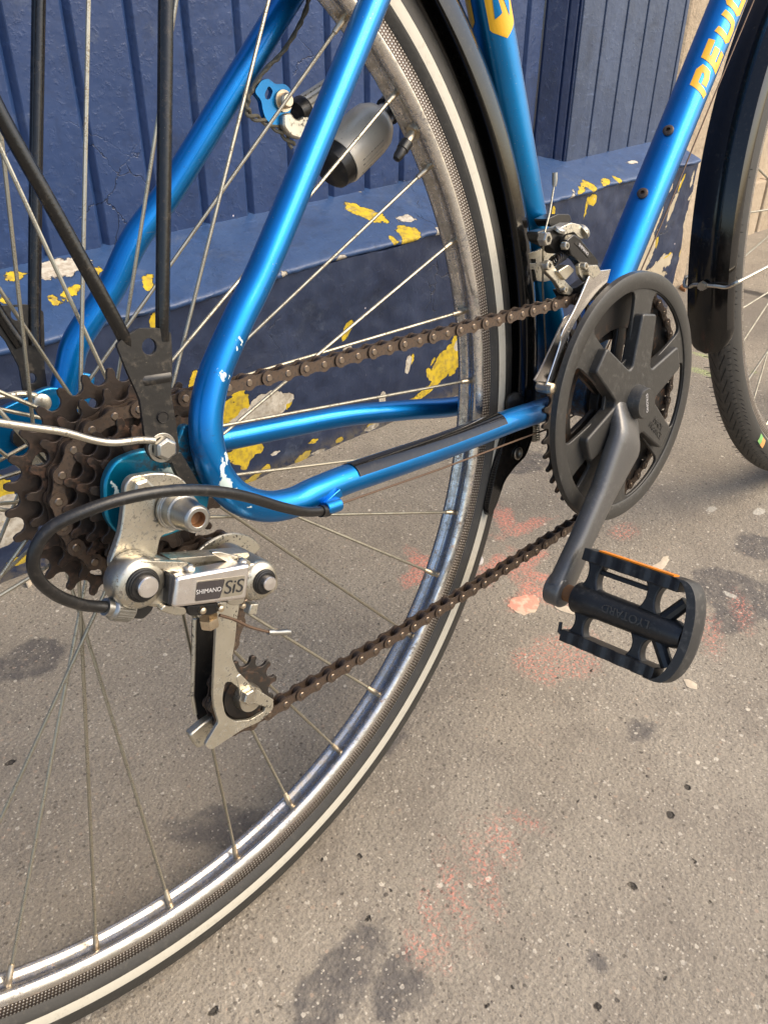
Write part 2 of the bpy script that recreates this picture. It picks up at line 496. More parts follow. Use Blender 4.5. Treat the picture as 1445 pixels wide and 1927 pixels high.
# ---- the asphalt pavement
def spot(px, py, rx, ry, ang=0):
    g = ground(px, py)
    return ((g.x, g.y, 0), (rx, ry, 1), (0, 0, R(ang)))
def asphalt():
    t = NT('asphalt pavement')
    big = t.noise(3.2, 4, .6)
    mid = t.noise(16, 5, .62)
    fine = t.noise(420, 4, .7)
    base = t.mix(t.ramp(big, .35, .65), (.262, .228, .180), (.322, .283, .224))
    base = t.mix(t.ramp(mid, .42, .68, 0, .5), base, (.205, .176, .142))
    base = t.mix(t.ramp(fine, .35, .62, .42, 0), base, (.115, .098, .080))
    base = t.mix(t.ramp(t.noise(130, 5, .75), .56, .70, 0, .32), base, (.42, .37, .30))
    base = t.mix(t.math('MULTIPLY', t.fld('stain_and_shadow', 15, 38, 4), t.math('MULTIPLY', t.ramp(t.noise(70, 5, .7), .30, .58, .40, 1), .80)), base, (.085, .078, .076))  # dark stains, plus the rear tyre's contact shadow painted in with them
    # aggregate
    for sc, thr, key, cc, am in ((260, .22, .80, (.56, .51, .42), .6), (118, .20, .86, (.50, .45, .37), .75), (200, .26, .82, (.080, .068, .056), .65),
                         (64, .13, .92, (.60, .54, .44), .8), (85, .13, .92, (.055, .047, .040), .75), (340, .28, .72, (.50, .45, .37), .45), (430, .33, .66, (.11, .095, .078), .5),
                         (150, .22, .88, (.36, .27, .20), .6)):
        d = t.voro(sc)
        cell = t.voro(sc, 'Color')
        sp = t.n.new('ShaderNodeSeparateColor'); t.l.new(cell, sp.inputs[0])
        m = t.math('MULTIPLY', t.ramp(t.math('ADD', d, t.math('MULTIPLY', t.noise(sc * 3, 3), .38)), thr + .17 + .05, thr + .17), t.ramp(sp.outputs[0 if sc % 20 else 1], key, key + .02))
        base = t.mix(t.math('MULTIPLY', m, am), base, cc)
    spk = t.ramp(t.noise(330, 5, .75), .42, .58)
    spk2 = t.ramp(t.noise(300, 5, .75), .48, .62)
    m1 = t.math('MULTIPLY', t.fld('coral', 16, 55, 6), t.math('MULTIPLY', spk, .85))
    m2 = t.math('MULTIPLY', t.fld('coral_faint', 9, 60, 7), t.math('MULTIPLY', spk2, .75))
    base = t.mix(t.math('MAXIMUM', m1, m2), base, (.66, .235, .17))
    base = t.mix(t.math('MULTIPLY', t.fld('green', 14, 50, 6), t.math('MULTIPLY', spk, .6)), base, (.42, .56, .16))
    base = t.mix(t.math('MULTIPLY', t.fld('scuff', 4, 160, 1), .7), base, (.5, .47, .40))
    # older darker asphalt beyond, with a seam
    sp = t.n.new('ShaderNodeSeparateXYZ'); t.l.new(t.warp(.05, 9, 4), sp.inputs[0])
    g1, g2 = ground(1400, 548), ground(1400, 625)
    band = t.math('MULTIPLY', t.ramp(sp.outputs[0], g2.x - .12, g2.x + .06), t.ramp(sp.outputs[0], g2.x + .34, g2.x + .28))
    base = t.mix(t.math('MULTIPLY', band, .45), base, (.085, .077, .070))
    ds = t.math('ABSOLUTE', t.math('SUBTRACT', sp.outputs[0], g1.x))
    seam = t.ramp(ds, .022, .004)
    base = t.mix(t.math('MULTIPLY', seam, .8), base, (.03, .027, .025))
    pit = t.fld('pit', 1.8, 260, .6, bias=-1.5)
    base = t.mix(t.math('MULTIPLY', pit, .85), base, (.030, .026, .022))
    h = t.math('ADD', t.math('MULTIPLY', t.voro(230), .5), t.math('MULTIPLY', fine, .7))
    h = t.math('ADD', h, t.math('MULTIPLY', t.noise(110, 5, .7), 1.3))
    n1 = t.bump(h, .0016, .85)
    n2 = t.bump(t.math('SUBTRACT', 1, t.math('MAXIMUM', pit, seam)), .006, 1, n1)
    t.set(Base_Color=base, Roughness=.86, Specular_IOR_Level=.3, Normal=n2)
    return t.mat
M['asphalt'] = asphalt()

# ---- flaking paint of the shopfront
def wspot(px, py, y, rx, rz, ang=0):
    g = wall(px, py, y)
    return (tuple(g), (rx, .09, rz), (0, R(ang), 0))
def flaky(name, col, col2, yel=(), whi=(), beige=(), streak=.3, rough=.42, speck=True):
    t = NT(name)
    base = t.mix(t.ramp(t.noise(7, 4, .6), .35, .68), col, col2)
    mp = t.n.new('ShaderNodeMapping'); t.l.new(t.P, mp.inputs[0]); mp.inputs['Scale'].default_value = (30, 30, 3.5)
    base = t.mix(t.ramp(t.noise(1, 5, .65, mp.outputs[0]), .45, .75, 0, streak), base, tuple(min(1, c * 1.5 + .015) for c in col))
    base = t.mix(t.ramp(t.noise(55, 5, .7), .50, .74, 0, .45), base, tuple(c * .55 for c in col))
    base = t.mix(t.ramp(t.noise(21, 6, .7), .57, .72, 0, .35), base, (.11, .135, .18))
    base = t.mix(t.ramp(t.noise(8, 7, .78), .50, .64, 0, .42), base, tuple(c * .45 for c in col))
    base = t.mix(t.ramp(t.noise(33, 6, .75, dist=.6), .60, .70, 0, .35), base, tuple(min(1, c * 1.9 + .012) for c in col))
    hgt = None
    edge = None
    if beige:
        m = t.fld('beige', 11, 48, .5)
        base = t.mix(m, base, t.mix(t.noise(90, 4), (.40, .33, .22), (.52, .45, .33)))
        hgt = m
    if yel:
        m = t.math('MULTIPLY', t.fld('yel', 5, 75, .3, bias=-.4), t.ramp(t.noise(95, 6, .75), .33, .37))
        base = t.mix(m, base, t.mix(t.ramp(t.noise(120, 4), .3, .6), (.34, .24, .035), (.58, .41, .015)))
        hgt = m if hgt is None else t.math('MAXIMUM', hgt, m)
    if whi:
        m = t.math('MULTIPLY', t.fld('whi', 4, 80, .3, bias=-.2), t.ramp(t.noise(100, 6, .75), .32, .36))
        base = t.mix(m, base, t.mix(t.ramp(t.noise(140, 4), .35, .65), (.36, .31, .24), (.54, .50, .42)))
        hgt = m if hgt is None else t.math('MAXIMUM', hgt, m)
    zz = t.n.new('ShaderNodeSeparateXYZ'); t.l.new(t.P, zz.inputs[0])
    ft = t.math('MULTIPLY', t.ramp(t.math('ADD', zz.outputs[2], t.math('MULTIPLY', t.noise(30, 5, .7), .045)), .050, .026), t.ramp(t.noise(120, 5, .7), .35, .6))
    base = t.mix(t.math('MULTIPLY', ft, .75), base, (.13, .11, .08))
    mp2 = t.n.new('ShaderNodeMapping'); t.l.new(t.warp(.02, 9, 3), mp2.inputs[0]); mp2.inputs['Scale'].default_value = (22, 120, 150)
    scr_ = t.math('MULTIPLY', t.ramp(t.noise(1, 3, .5, mp2.outputs[0]), .66, .72), t.ramp(t.noise(6, 3), .48, .62))
    base = t.mix(t.math('MULTIPLY', scr_, .45), base, tuple(min(1, c * 2.2 + .03) for c in col))
    if speck:
        d = t.voro(24); cl = t.n.new('ShaderNodeSeparateColor'); t.l.new(t.voro(24, 'Color'), cl.inputs[0])
        m = t.math('MULTIPLY', t.ramp(d, .040, .028), t.ramp(cl.outputs[0], .60, .62))
        base = t.mix(m, base, (.55, .5, .55))
    n = t.bump(t.ramp(t.noise(130, 5, .65), .5, .8), .0008, .5)
    n = t.bump(t.ramp(t.noise(11, 4, .6), .3, .7), .0022, .4, n)
    crack = t.voro(13, feature='DISTANCE_TO_EDGE', vec=t.warp(.06, 14, 5))
    ck = t.math('MULTIPLY', t.ramp(crack, .012, .0), t.ramp(t.noise(5, 3), .57, .64))
    base = t.mix(t.math('MULTIPLY', ck, .75), base, (.012, .014, .025))
    n = t.bump(t.math('SUBTRACT', 1, ck), .001, .8, n)
    if hgt is not None:
        n = t.bump(t.math('SUBTRACT', 1, hgt), .0034, 1, n)
        rough = t.math('ADD', rough, t.math('MULTIPLY', hgt, .35))
    t.set(Base_Color=base, Roughness=rough, Normal=n, Specular_IOR_Level=.5)
    return t.mat

# ================================================================== ground
def axis(a, b, step, lo, hi):
    v = list(np.arange(a, b, step)) + [b]
    g_, x = step, a
    left = []
    while x > lo:
        g_ *= 1.35; x -= g_; left.append(max(x, lo))
    g_, x = step, b
    right = []
    while x < hi:
        g_ *= 1.35; x += g_; right.append(min(x, hi))
    return left[::-1] + v + right
gxs, gys = axis(-.15, 1.5, .0033, -40, 40), axis(-.25, .52, .0033, -40, 40)
nx, ny = len(gxs), len(gys)
V = np.zeros((nx, ny, 3)); V[:, :, 0] = np.array(gxs)[:, None]; V[:, :, 1] = np.array(gys)[None, :]
idx = np.arange(nx * ny).reshape(nx, ny)
F = np.stack([idx[:-1, :-1], idx[1:, :-1], idx[1:, 1:], idx[:-1, 1:]], -1).reshape(-1, 4)
me = bpy.data.meshes.new('pavement')
me.vertices.add(nx * ny); me.vertices.foreach_set('co', V.ravel())
me.loops.add(F.size); me.loops.foreach_set('vertex_index', F.ravel().astype(np.int32))
me.polygons.add(len(F)); me.polygons.foreach_set('loop_start', np.arange(0, F.size, 4, dtype=np.int32))
me.update(calc_edges=True)
me.materials.append(M['asphalt'])
st = [spot(610, 1912, .040, .012), spot(735, 1835, .020, .010, 20), spot(755, 1880, .022, .012), spot(1125, 1810, .006, .006), spot(75, 1260, .015, .01), spot(30, 1235, .01, .008), spot(1385, 1130, .030, .042, 20), spot(1355, 1095, .03, .03), spot(1375, 1165, .03, .02),
      spot(60, 1240, .035, .028), spot(1210, 1375, .018, .012, -20), spot(985, 865, .035, .035),
      spot(440, 1560, .02, .05, 45), spot(1430, 1030, .03, .03), spot(640, 1840, .05, .02, 10),  # first one: contact shadow beside the rear tyre, painted onto the asphalt
      spot(720, 1380, .03, .02), spot(1400, 1110, .03, .05), spot(975, 880, .02, .02)]
co = [spot(700 + 100, 1065, .012, .035, -10), spot(783, 1085, .02, .012, 10), spot(948, 975, .012, .03, -35), spot(985, 993, .035, .010, -12),
      spot(930, 1070, .035, .010, 15), spot(990, 1058, .03, .010, 0), spot(1012, 1085, .01, .02, 10), spot(1010, 1112, .01, .03, 0),
      spot(985, 1128, .02, .012), ]
co2 = [spot(1395, 1150, .03, .010, 35), spot(1340, 1195, .03, .010, 30), spot(1060, 1235, .03, .035, 20), spot(1090, 1205, .02, .02), spot(815, 1745, .006, .022, -30), spot(860, 1690, .007, .03, -32),
       spot(905, 1630, .007, .03, -32), spot(945, 1585, .009, .02, -30), spot(985, 1545, .004, .012, 10), spot(785, 1785, .006, .012, -20),
       spot(1030, 1265, .02, .015), spot(1175, 1000, .02, .015), spot(1000, 1245, .02, .02)]
for nm_, ls in (('stain_and_shadow', st), ('coral', co), ('coral_faint', co2),
                ('green', [spot(1322, 700, .012, .030), spot(1322, 668, .008, .02), spot(1418, 700, .006, .006)]),
                ('scuff', [spot(1338, 958, .010, .005), spot(1428, 963, .012, .006), spot(1375, 1120, .004, .008)]),
                ('pit', [spot(1261, 1534, .0052, .0045), spot(1293, 1482, .0045, .0045), spot(693, 1730, .0042, .0036), spot(676, 1612, .0035, .004),
        spot(605, 1619, .003, .004), spot(1305, 1621, .0035, .0035), spot(1112, 1613, .0028, .0028), spot(907, 1752, .0035, .003), spot(1112, 1262, .0035, .0030),
        spot(402, 1904, .006, .004), spot(965, 1860, .003, .003), spot(917, 1895, .004, .003), spot(1124, 1895, .004, .004), spot(1248, 1840, .006, .003),
        spot(733, 1677, .003, .003), spot(1088, 1508, .004, .002), spot(1337, 1700, .004, .003), spot(20, 1435, .007, .004), spot(1190, 1668, .004, .006), spot(765, 1720, .0025, .004)])):
    field(me, nm_, ls)
o = link(me, 'pavement')
tag(o, kind='structure')

# ================================================================== shopfront
def ledge_z(x): return .262 + .031 * x
YE, YL, YR, SL = .50, .62, .582, .375
def lspot(px, py, y, rx, rz, ang=0):
    """a spot on the sloping ledge top, or on its edge when the point lies below it"""
    d = RB @ ray(px, py)
    den = d.z - .031 * d.x - SL * d.y
    t_ = (.262 + .031 * CAMW.x + SL * (CAMW.y - .5) - CAMW.z) / den
    g = CAMW + d * t_
    if g.y < .5: g = wall(px, py, .5)
    return (tuple(g), (rx, .09, rz), (0, R(ang), 0))
yel_l = [lspot(665, 391, .54, .014, .006), lspot(697, 404, .53, .022, .008, 15), lspot(775, 445, .51, .022, .010, -15), lspot(742, 452, .505, .006, .006),
         lspot(130, 552, .52, .020, .0035, -12), lspot(100, 562, .52, .006, .004), lspot(180, 508, .53, .006, .003), lspot(28, 518, .52, .012, .004),
         lspot(1113, 350, .51, .012, .008), lspot(1140, 342, .52, .02, .004, -10), lspot(1165, 338, .515, .008, .005), lspot(280, 532, .51, .012, .004, -30),
         lspot(1095, 355, .51, .02, .003, -15), lspot(1232, 320, .51, .02, .003, -5), lspot(8, 566, .51, .006, .002)]
whi_l = [lspot(118, 503, .535, .033, .006, -3), lspot(658, 345, .62, .009, .009), lspot(648, 487, .502, .009, .005), lspot(765, 411, .53, .015, .004),
         lspot(780, 315, .58, .008, .004), lspot(1075, 372, .51, .02, .003, -25), lspot(538, 517, .502, .006, .004), lspot(830, 440, .505, .01, .008),
         lspot(1190, 305, .54, .015, .002), lspot(1290, 318, .51, .02, .004)]
M['ledge'] = flaky('shop ledge paint', (.018, .052, .142), (.027, .068, .166), yel_l, whi_l, streak=.2)
yel_b = [wspot(835, 690, .508, .030, .022, -25), wspot(800, 738, .508, .05, .008, -15), wspot(860, 665, .508, .025, .025), wspot(435, 780, .508, .018, .022), wspot(460, 848, .508, .022, .020, -20), wspot(450, 765, .508, .016, .022),
         wspot(10, 940, .508, .012, .030), wspot(25, 985, .508, .02, .014), wspot(40, 1055, .508, .016, .006), wspot(655, 620, .508, .008, .018, 35), wspot(365, 715, .508, .008, .014, 15),
         wspot(508, 697, .508, .008, .008), wspot(290, 600, .508, .008, .012), wspot(500, 882, .508, .010, .006), wspot(570, 860, .508, .018, .006, -15), wspot(475, 900, .508, .02, .006, -20),
         wspot(590, 830, .508, .012, .004), wspot(640, 828, .508, .008, .005), wspot(775, 675, .508, .005, .010, 20), wspot(540, 755, .508, .008, .012), wspot(1100, 390, .508, .004, .025, 8), wspot(1112, 375, .508, .014, .010),
         wspot(1278, 345, .508, .004, .02, 25), wspot(1290, 512, .508, .02, .022), wspot(1255, 480, .508, .015, .004, -20), wspot(1280, 470, .508, .004, .02, 15), wspot(1038, 400, .508, .006, .014), wspot(870, 625, .508, .01, .02),
         wspot(1235, 455, .508, .006, .012), wspot(1295, 430, .508, .006, .006), wspot(1205, 540, .508, .02, .02), wspot(75, 1030, .508, .008, .004), wspot(700, 800, .508, .015, .004)]
whi_b = [wspot(505, 765, .508, .030, .020, -20), wspot(460, 790, .508, .02, .012), wspot(655, 665, .508, .010, .016), wspot(545, 688, .508, .005, .005), wspot(768, 685, .508, .007, .018, 15), wspot(720, 752, .508, .008, .014),
         wspot(600, 850, .508, .02, .004), wspot(700, 805, .508, .02, .005), wspot(860, 650, .508, .008, .01), wspot(518, 853, .508, .008, .003), wspot(30, 1000, .508, .03, .01, -20), wspot(20, 960, .508, .02, .02)]
bei_b = [wspot(1245, 495, .508, .035, .015, -15), wspot(1230, 430, .508, .012, .05, 20), wspot(1215, 490, .508, .02, .05, 25), wspot(1265, 385, .508, .008, .04, 18), wspot(1300, 390, .508, .015, .05, 10),
         wspot(1225, 520, .508, .05, .02), wspot(1195, 510, .508, .02, .04, 20), wspot(1300, 335, .508, .006, .02), wspot(1260, 350, .508, .006, .012), wspot(1305, 470, .508, .008, .02)]
M['base'] = flaky('shop base paint', (.012, .022, .056), (.018, .031, .070), yel_b, whi_b, bei_b, streak=.5)
M['board'] = flaky('shop board paint', (.013, .036, .112), (.018, .045, .130), (), (), streak=.25)
M['board_r'] = flaky('shop pale board paint', (.034, .055, .108), (.042, .066, .124), (), (), streak=.5)  # right-hand boards: paler, greyer blue with stronger streaks
M['return'] = flaky('shop shaded return paint', (.010, .024, .074), (.013, .029, .084), (), (), streak=.25, speck=False)  # board paint darkened: the shade on the return face is in its colour

shop = bpy.data.objects.new('shopfront', None)
COL.objects.link(shop)
shop.location = (.6, .51, 0)
tag(shop, 'dark blue shopfront of grooved boards above a sloping ledge with flaking paint', 'shopfront')
def wchild(o):
    o.parent = shop
    o.matrix_parent_inverse = Matrix.Translation((-.6, -.51, 0))
    return o
XA, XB = -1.3, 1.53
# base block and ledge with an uneven, worn surface
def grid_surface(name, xs, prof, mat, amp, sc, seed, fields):
    """prof(x) -> list of (y,z); a closed shell"""
    vs, fs = [], []
    for x in xs:
        for (y, z) in prof(x):
            d = noise.noise(Vector((x * sc + seed, y * sc, z * sc))) * amp + noise.noise(Vector((x * sc * 4 + seed, y * sc * 4, z * sc * 4))) * amp * .4
            vs.append((x, y + d, z + d * .6))
    m = len(prof(xs[0]))
    for i in range(len(xs) - 1):
        for j in range(m - 1):
            fs.append((i * m + j, i * m + j + 1, (i + 1) * m + j + 1, (i + 1) * m + j))
    q = MB().add(vs, fs)
    q.f.append(tuple(range(m)))
    q.f.append(tuple(range(len(vs) - 1, len(vs) - m - 1, -1)))
    q.m += [0, 0]
    o_ = q.build(name, mat, smooth=50)
    for nm_, ls in fields.items(): field(o_.data, nm_, ragged(ls, len(ls)))
    return wchild(o_)
xs = [XA + (XB - XA) * i / 640 for i in range(641)]
def prof_ledge(x):
    z = ledge_z(x)
    P = [(.53, z - .012), (.5035, z - .0065), (.5012, z - .0045), (.5008, z - .0018), (.5022, z + .0000), (.5050, z + .0016)]
    for k in range(1, 43):
        y = .506 + k * (.70 - .506) / 42
        P.append((y, z + (y - .5) * SL))
    P += [(.70, z - .012)]
    return P
grid_surface('ledge', xs, prof_ledge, M['ledge'], .0045, 13, 3.3, {'yel': yel_l, 'whi': whi_l})
def prof_base(x):
    z = ledge_z(x) - .006
    P = [(.5085 - .004 * (k / 60) ** 3, -.02 + (z + .02) * k / 60) for k in range(61)]
    return P + [(.70, z), (.70, -.02)]
grid_surface('base_wall', xs, prof_base, M['base'], .0045, 11, 9.1, {'yel': yel_b, 'whi': whi_b, 'beige': bei_b})

def board(x0, x1, y, mat, zfun, groove=.004, depth=.006, th=.018, dx=Vector((1, 0))):
    """one board with chamfered long edges; plan runs from (x0,y) along dx"""
    q = MB()
    w = x1 - x0
    nx = Vector((-dx.y, dx.x))
    if nx.y < 0: nx = -nx
    prof = [(0, depth), (groove * .5, .0006), (groove * .5 + .0012, 0), (w - groove * .5 - .0012, 0), (w - groove * .5, .0006), (w, depth), (w, depth + th), (0, depth + th)]
    n = len(prof)
    vs = []
    for zt in (0, 1):
        for a, b in prof:
            P = Vector((x0, y)) + dx * a + nx * b
            z0 = zfun(P.x, P.y) - .008
            vs.append((P.x, P.y, z0 if zt == 0 else 1.7))
    q.add(vs, [tuple(range(n)), tuple(range(2 * n - 1, n - 1, -1))] + [(i, (i + 1) % n, n + (i + 1) % n, n + i) for i in range(n)])
    return wchild(q.build('board', mat, smooth=0))
zf = lambda x, y: ledge_z(x) + (y - .5) * SL
# left field boards (measured groove positions)
gl = []
for px in (120, 247, 352, 448, 525, 614):
    gl.append(wall(px, 0, YL).x)
pitch = (gl[-1] - gl[0]) / 5
xL1 = wall(1006, 247, YL).x
k0 = gl[0]
gx = [k0 + pitch * i for i in range(-20, 12)]
gx = [x for x in gx if XA < x < xL1 - .03]
gx = [XA] + gx + [xL1]
for a, b in zip(gx[:-1], gx[1:]):
    board(a, b, YL, M['board'], zf, .011, .0065)
# splayed return
xR0 = wall(1064, 304, YR).x
d = Vector((xR0 - xL1, YR - YL)); L = d.length; d.normalize()
for a, b in ((0, .62), (.62, .9), (.9, 1.0)):
    P0 = Vector((xL1, YL)) + d * (L * a)
    wd = L * (b - a)
    board(P0.x, P0.x + wd, P0.y, M['return'], zf, .004, .003, dx=d)
gr = [xR0] + [wall(px, 0, YR).x for px in (1142, 1184, 1222, 1258, 1292)]
gr.append(XB - .002)
for a, b in zip(gr[:-1], gr[1:]):
    board(a, b, YR, M['board_r'], zf, .005, .006)

# ---- neighbouring beige wall
t = NT('wall beige stone')
base = t.mix(t.ramp(t.noise(6, 5), .3, .7), (.36, .28, .19), (.47, .38, .27))
base = t.mix(t.ramp(t.noise(25, 6, .7), .5, .72, 0, .6), base, (.24, .18, .12))
base = t.mix(t.ramp(t.noise(140, 4), .55, .7, 0, .4), base, (.18, .14, .10))
t.set(Base_Color=base, Roughness=.85, Normal=t.bump(t.noise(60, 6, .7), .006, .8))
M['beige'] = t.mat
nb = bpy.data.objects.new('neighbouring_building', None); COL.objects.link(nb)
nb.location = (2.8, .75, 0)
tag(nb, 'weathered beige stone wall just beyond the end of the blue shopfront', 'building')
def nchild(o):
    o.parent = nb; o.matrix_parent_inverse = Matrix.Translation((-2.8, -.75, 0)); return o
q = MB()
NX, NZ = 60, 24
vs, fs = [], []
for i in range(NX + 1):
    x = 1.534 + (6 - 1.534) * (i / NX) ** 1.5
    for j in range(NZ + 1):
        z = -.02 + 2.0 * j / NZ
        vs.append((x, .74 + (0 if z > .10 else -.0) + noise.noise(Vector((x * 5, z * 5, 1))) * .008, z))
for i in range(NX):
    for j in range(NZ):
        a = i * (NZ + 1) + j
        fs.append((a, a + 1, a + NZ + 2, a + NZ + 1))
q.add(vs, fs)

nchild(q.build('wall', M['beige'], smooth=50))
nchild(MB().box((1.636, .68, .99), .211, .19, 2.0).build('corner_pier', M['beige'], smooth=0, bevel=.01))
q = MB()
for i in range(7):
    x0 = 1.78 + i * .62
    q = MB().box((x0 + .305, .728, .07), .606, .04, .16)
    nchild(q.build('plinth_stone', M['beige'], smooth=0, bevel=.006))

# ---- dried mortar patches lying on the pavement
t = NT('pale dried mortar')
t.set(Base_Color=t.mix(t.noise(200, 4), (.42, .34, .24), (.60, .52, .40)), Roughness=.8, Normal=t.bump(t.noise(300, 4), .0006, .7))
M['mortar'] = t.mat
t = NT('mortar with coral spray')
t.set(Base_Color=t.mix(t.ramp(t.noise(90, 4), .42, .55), (.58, .46, .33), (.66, .30, .21)), Roughness=.8, Normal=t.bump(t.noise(300, 4), .0006, .7))
M['mortar_c'] = t.mat
def flat_patch(name, outline, mat, label, cat, h=.0007):
    c = [ground(x, y) for x, y in outline]
    cc = sum(c, Vector()) / len(c)
    loc = smooth_path([p - cc for p in c] + [c[0] - cc], 7)[:-1]
    loc = [p * (1 + .22 * noise.noise(p * 260)) for p in loc]
    q = MB()
    n = len(loc)
    vs = [(p.x, p.y, -.001) for p in loc] + [(p.x * .985, p.y * .985, h * .8) for p in loc] + [(p.x * .9, p.y * .9, h) for p in loc] + [(0, 0, h)]
    fs = []
    for k in (0, 1):
        fs += [(k * n + i, k * n + (i + 1) % n, (k + 1) * n + (i + 1) % n, (k + 1) * n + i) for i in range(n)]
    fs += [(2 * n + i, 2 * n + (i + 1) % n, 3 * n) for i in range(n)]
    q.add(vs, fs)
    o = q.build(name, mat, smooth=60)
    o.location = (cc.x, cc.y, 0)
    tag(o, label, cat)
flat_patch('mortar_patch', [(956, 1138), (965, 1125), (1000, 1121), (1014, 1130), (1008, 1150), (985, 1157), (965, 1150)], M['mortar_c'],
           'rounded beige mortar patch dusted with coral spray left of the crank end', 'mortar patch')
flat_patch('mortar_patch', [(1040, 1136), (1060, 1138), (1085, 1150), (1080, 1157), (1050, 1148)], M['mortar'],
           'thin cream mortar sliver on the asphalt just below the crank end', 'mortar patch')
flat_patch('mortar_patch', [(1225, 1066), (1240, 1058), (1248, 1048), (1258, 1050), (1254, 1062), (1243, 1074), (1228, 1072)], M['mortar'],
           'pale jagged mortar scrap on the asphalt behind the orange pedal reflector', 'mortar patch')
flat_patch('mortar_patch', [(1286, 1280), (1296, 1279), (1310, 1288), (1309, 1297), (1294, 1294)], M['mortar'],
           'small oval cream mortar flake on the asphalt below the pedal end', 'mortar patch')
flat_patch('mortar_patch', [(48, 1098), (55, 1092), (60, 1100), (52, 1106)], M['mortar'],
           'tiny white plaster crumb at the wall foot left of the cable loop', 'mortar patch', .006)
flat_patch('dry_leaf', [(1278, 543), (1284, 537), (1292, 541), (1288, 549)], M['rustbolt'],
           'small reddish brown leaf at the wall foot near the mudguard stay', 'leaf', .006)
flat_patch('paper_scrap', [(897, 1053), (905, 1051), (909, 1059), (900, 1064)], M['sticker_text'],
           'tiny crumpled pale blue scrap beside the rear tyre and the coral spray', 'scrap', .005)
# loose grit
rg = random.Random(3)
q = MB()
for i in range(2600):
    if i % 3:
        x, y = rg.uniform(-.1, 1.3), rg.uniform(-.25, .49)
    else:
        x, y = rg.uniform(-.1, 2.2), .505 - abs(rg.gauss(0, .02))
    s = rg.uniform(.0004, .0013) * (1.5 if rg.random() < .05 else 1)
    h = s * .7
    a = rg.uniform(0, 6.28)
    ca, sa = math.cos(a) * s, math.sin(a) * s
    q.add([(x + ca, y + sa, 0), (x - sa, y + ca, 0), (x - ca * 1.3, y - sa * 1.3, 0), (x + sa, y - ca, 0), (x, y, h)],
          [(0, 1, 4), (1, 2, 4), (2, 3, 4), (3, 0, 4)])
t = NT('grit stone')
gi = t.n.new('ShaderNodeNewGeometry')
t.set(Base_Color=t.mix(t.ramp(gi.outputs['Random Per Island'], .3, .9), (.12, .10, .08), (.46, .41, .33)), Roughness=.8)
tag(q.build('grit', t.mat, smooth=0), 'fine loose grit scattered over the asphalt and along the wall foot', 'grit', 'stuff')

# ================================================================== bicycle
bike = bpy.data.objects.new('bicycle', None)
COL.objects.link(bike)
bike.rotation_euler = (-BETA, 0, 0)
bike['is_base'] = 1
tag(bike, 'blue bicycle with rusty chain and silver derailleur leaning beside the blue shopfront', 'bicycle')
YX = Vector((0, 1, 0))

def part(mb, name, mats, parent=None, **k):
    return mb.build(name, mats, bike if parent is None else parent, **k)
def rnd_outline(pts, r, n=4):
    """round the corners of a planar 3D outline"""
    pts = [Vector(p) for p in pts]
    out = []
    m = len(pts)
    for i in range(m):
        a, b, c = pts[i - 1], pts[i], pts[(i + 1) % m]
        rr = min(r, (a - b).length * .45, (c - b).length * .45)
        p0, p1 = b + (a - b).normalized() * rr, b + (c - b).normalized() * rr
        for k in range(n + 1):
            t = k / n
            out.append(p0 * (1 - t) ** 2 + b * 2 * t * (1 - t) + p1 * t * t)
    return out
def plate(px_pts, Y, th, rnd=.001, n=4):
    """a plate standing in the bicycle's plane: outline on its near face, thickness th inward"""
    return MB().prism(rnd_outline([at(x, y, Y) for x, y in px_pts], rnd, n), (0, th, 0))

# ---------------- frame tubes
ST0, ST1 = Vector((.418, 0, -.064)), Vector((.27, 0, .48))
std = (Vector((.339, 0, .2244)) - Vector((.388, 0, .0451))).normalized()
ST0 = Vector((.388, 0, .0451)) - std * .115
ST1 = ST0 + std * .62
seat_tube = part(MB().tube([ST0, ST1], .0143, 32), 'seat_tube', M['blue_deep'])
dtd = (Vector((.6756, 0, .2281)) - Vector((.5088, 0, .0238))).normalized()
DT0 = Vector((.5088, 0, .0238)) - dtd * .115
DT1 = DT0 + dtd * .78
down_tube = part(MB().tube([DT0, DT1], .0157, 32), 'down_tube', M['blue'])
BBc = Vector((.4246, 0, -.067))
part(MB().cyl(BBc + Vector((0, -.034, 0)), BBc + Vector((0, .034, 0)), .020, 32), 'bottom_bracket_shell', M['blue_deep'], bevel=.001)

loop_px = [(704, -160), (704, 0), (601, 250), (497, 500), (449, 600), (409, 690), (392, 750), (387, 800), (393, 850), (412, 900), (450, 938), (500, 953), (550, 946), (591, 927), (650, 903), (715, 881), (820, 845), (900, 815), (960, 792), (1047, 763)]
def loop_y(i, n):
    ys = [-.040, -.047, -.0548, -.0622, -.0650, -.0672, -.0685, -.0694, -.0702, -.0707, -.0705, -.070, -.0690, -.067, -.064, -.0605, -.053, -.046, -.042, -.034]
    return ys[i]
def lp(i, x, y, sgn=1):
    P = at(x, y, loop_y(i, 0))
    return P
pathR = [lp(i, x, y) for i, (x, y) in enumerate(loop_px)]
pathR[0] = pathR[1] + (pathR[1] - pathR[2]) * 1.1
sp = smooth_path(pathR, 8)
rad = []
for i in range(len(sp)):
    u = i / 8
    rad.append(.0078 if u < 4 else (.0078 + .0006 * min(1, (u - 4) / 4) if u < 12 else .0084 + .0006 * min(1, (u - 12) / 5)))
stayR = part(MB().tube(sp, rad, 24), 'stay_loop', M['blue'])
pathL = [at(x, y, Y) for x, y, Y in [(540, 0, .044), (431, 178, .050), (322, 355, .058), (254, 450, .062), (210, 540, .066), (147, 637, .070), (131, 690, .071)]]
pathL = [pathL[0] + (pathL[0] - pathL[1]) * 1.2] + pathL
tailL = [Vector((.0225, .072, .028)), Vector((.024, .072, .010)), Vector((.034, .072, -.008)), Vector((.055, .071, -.018))]
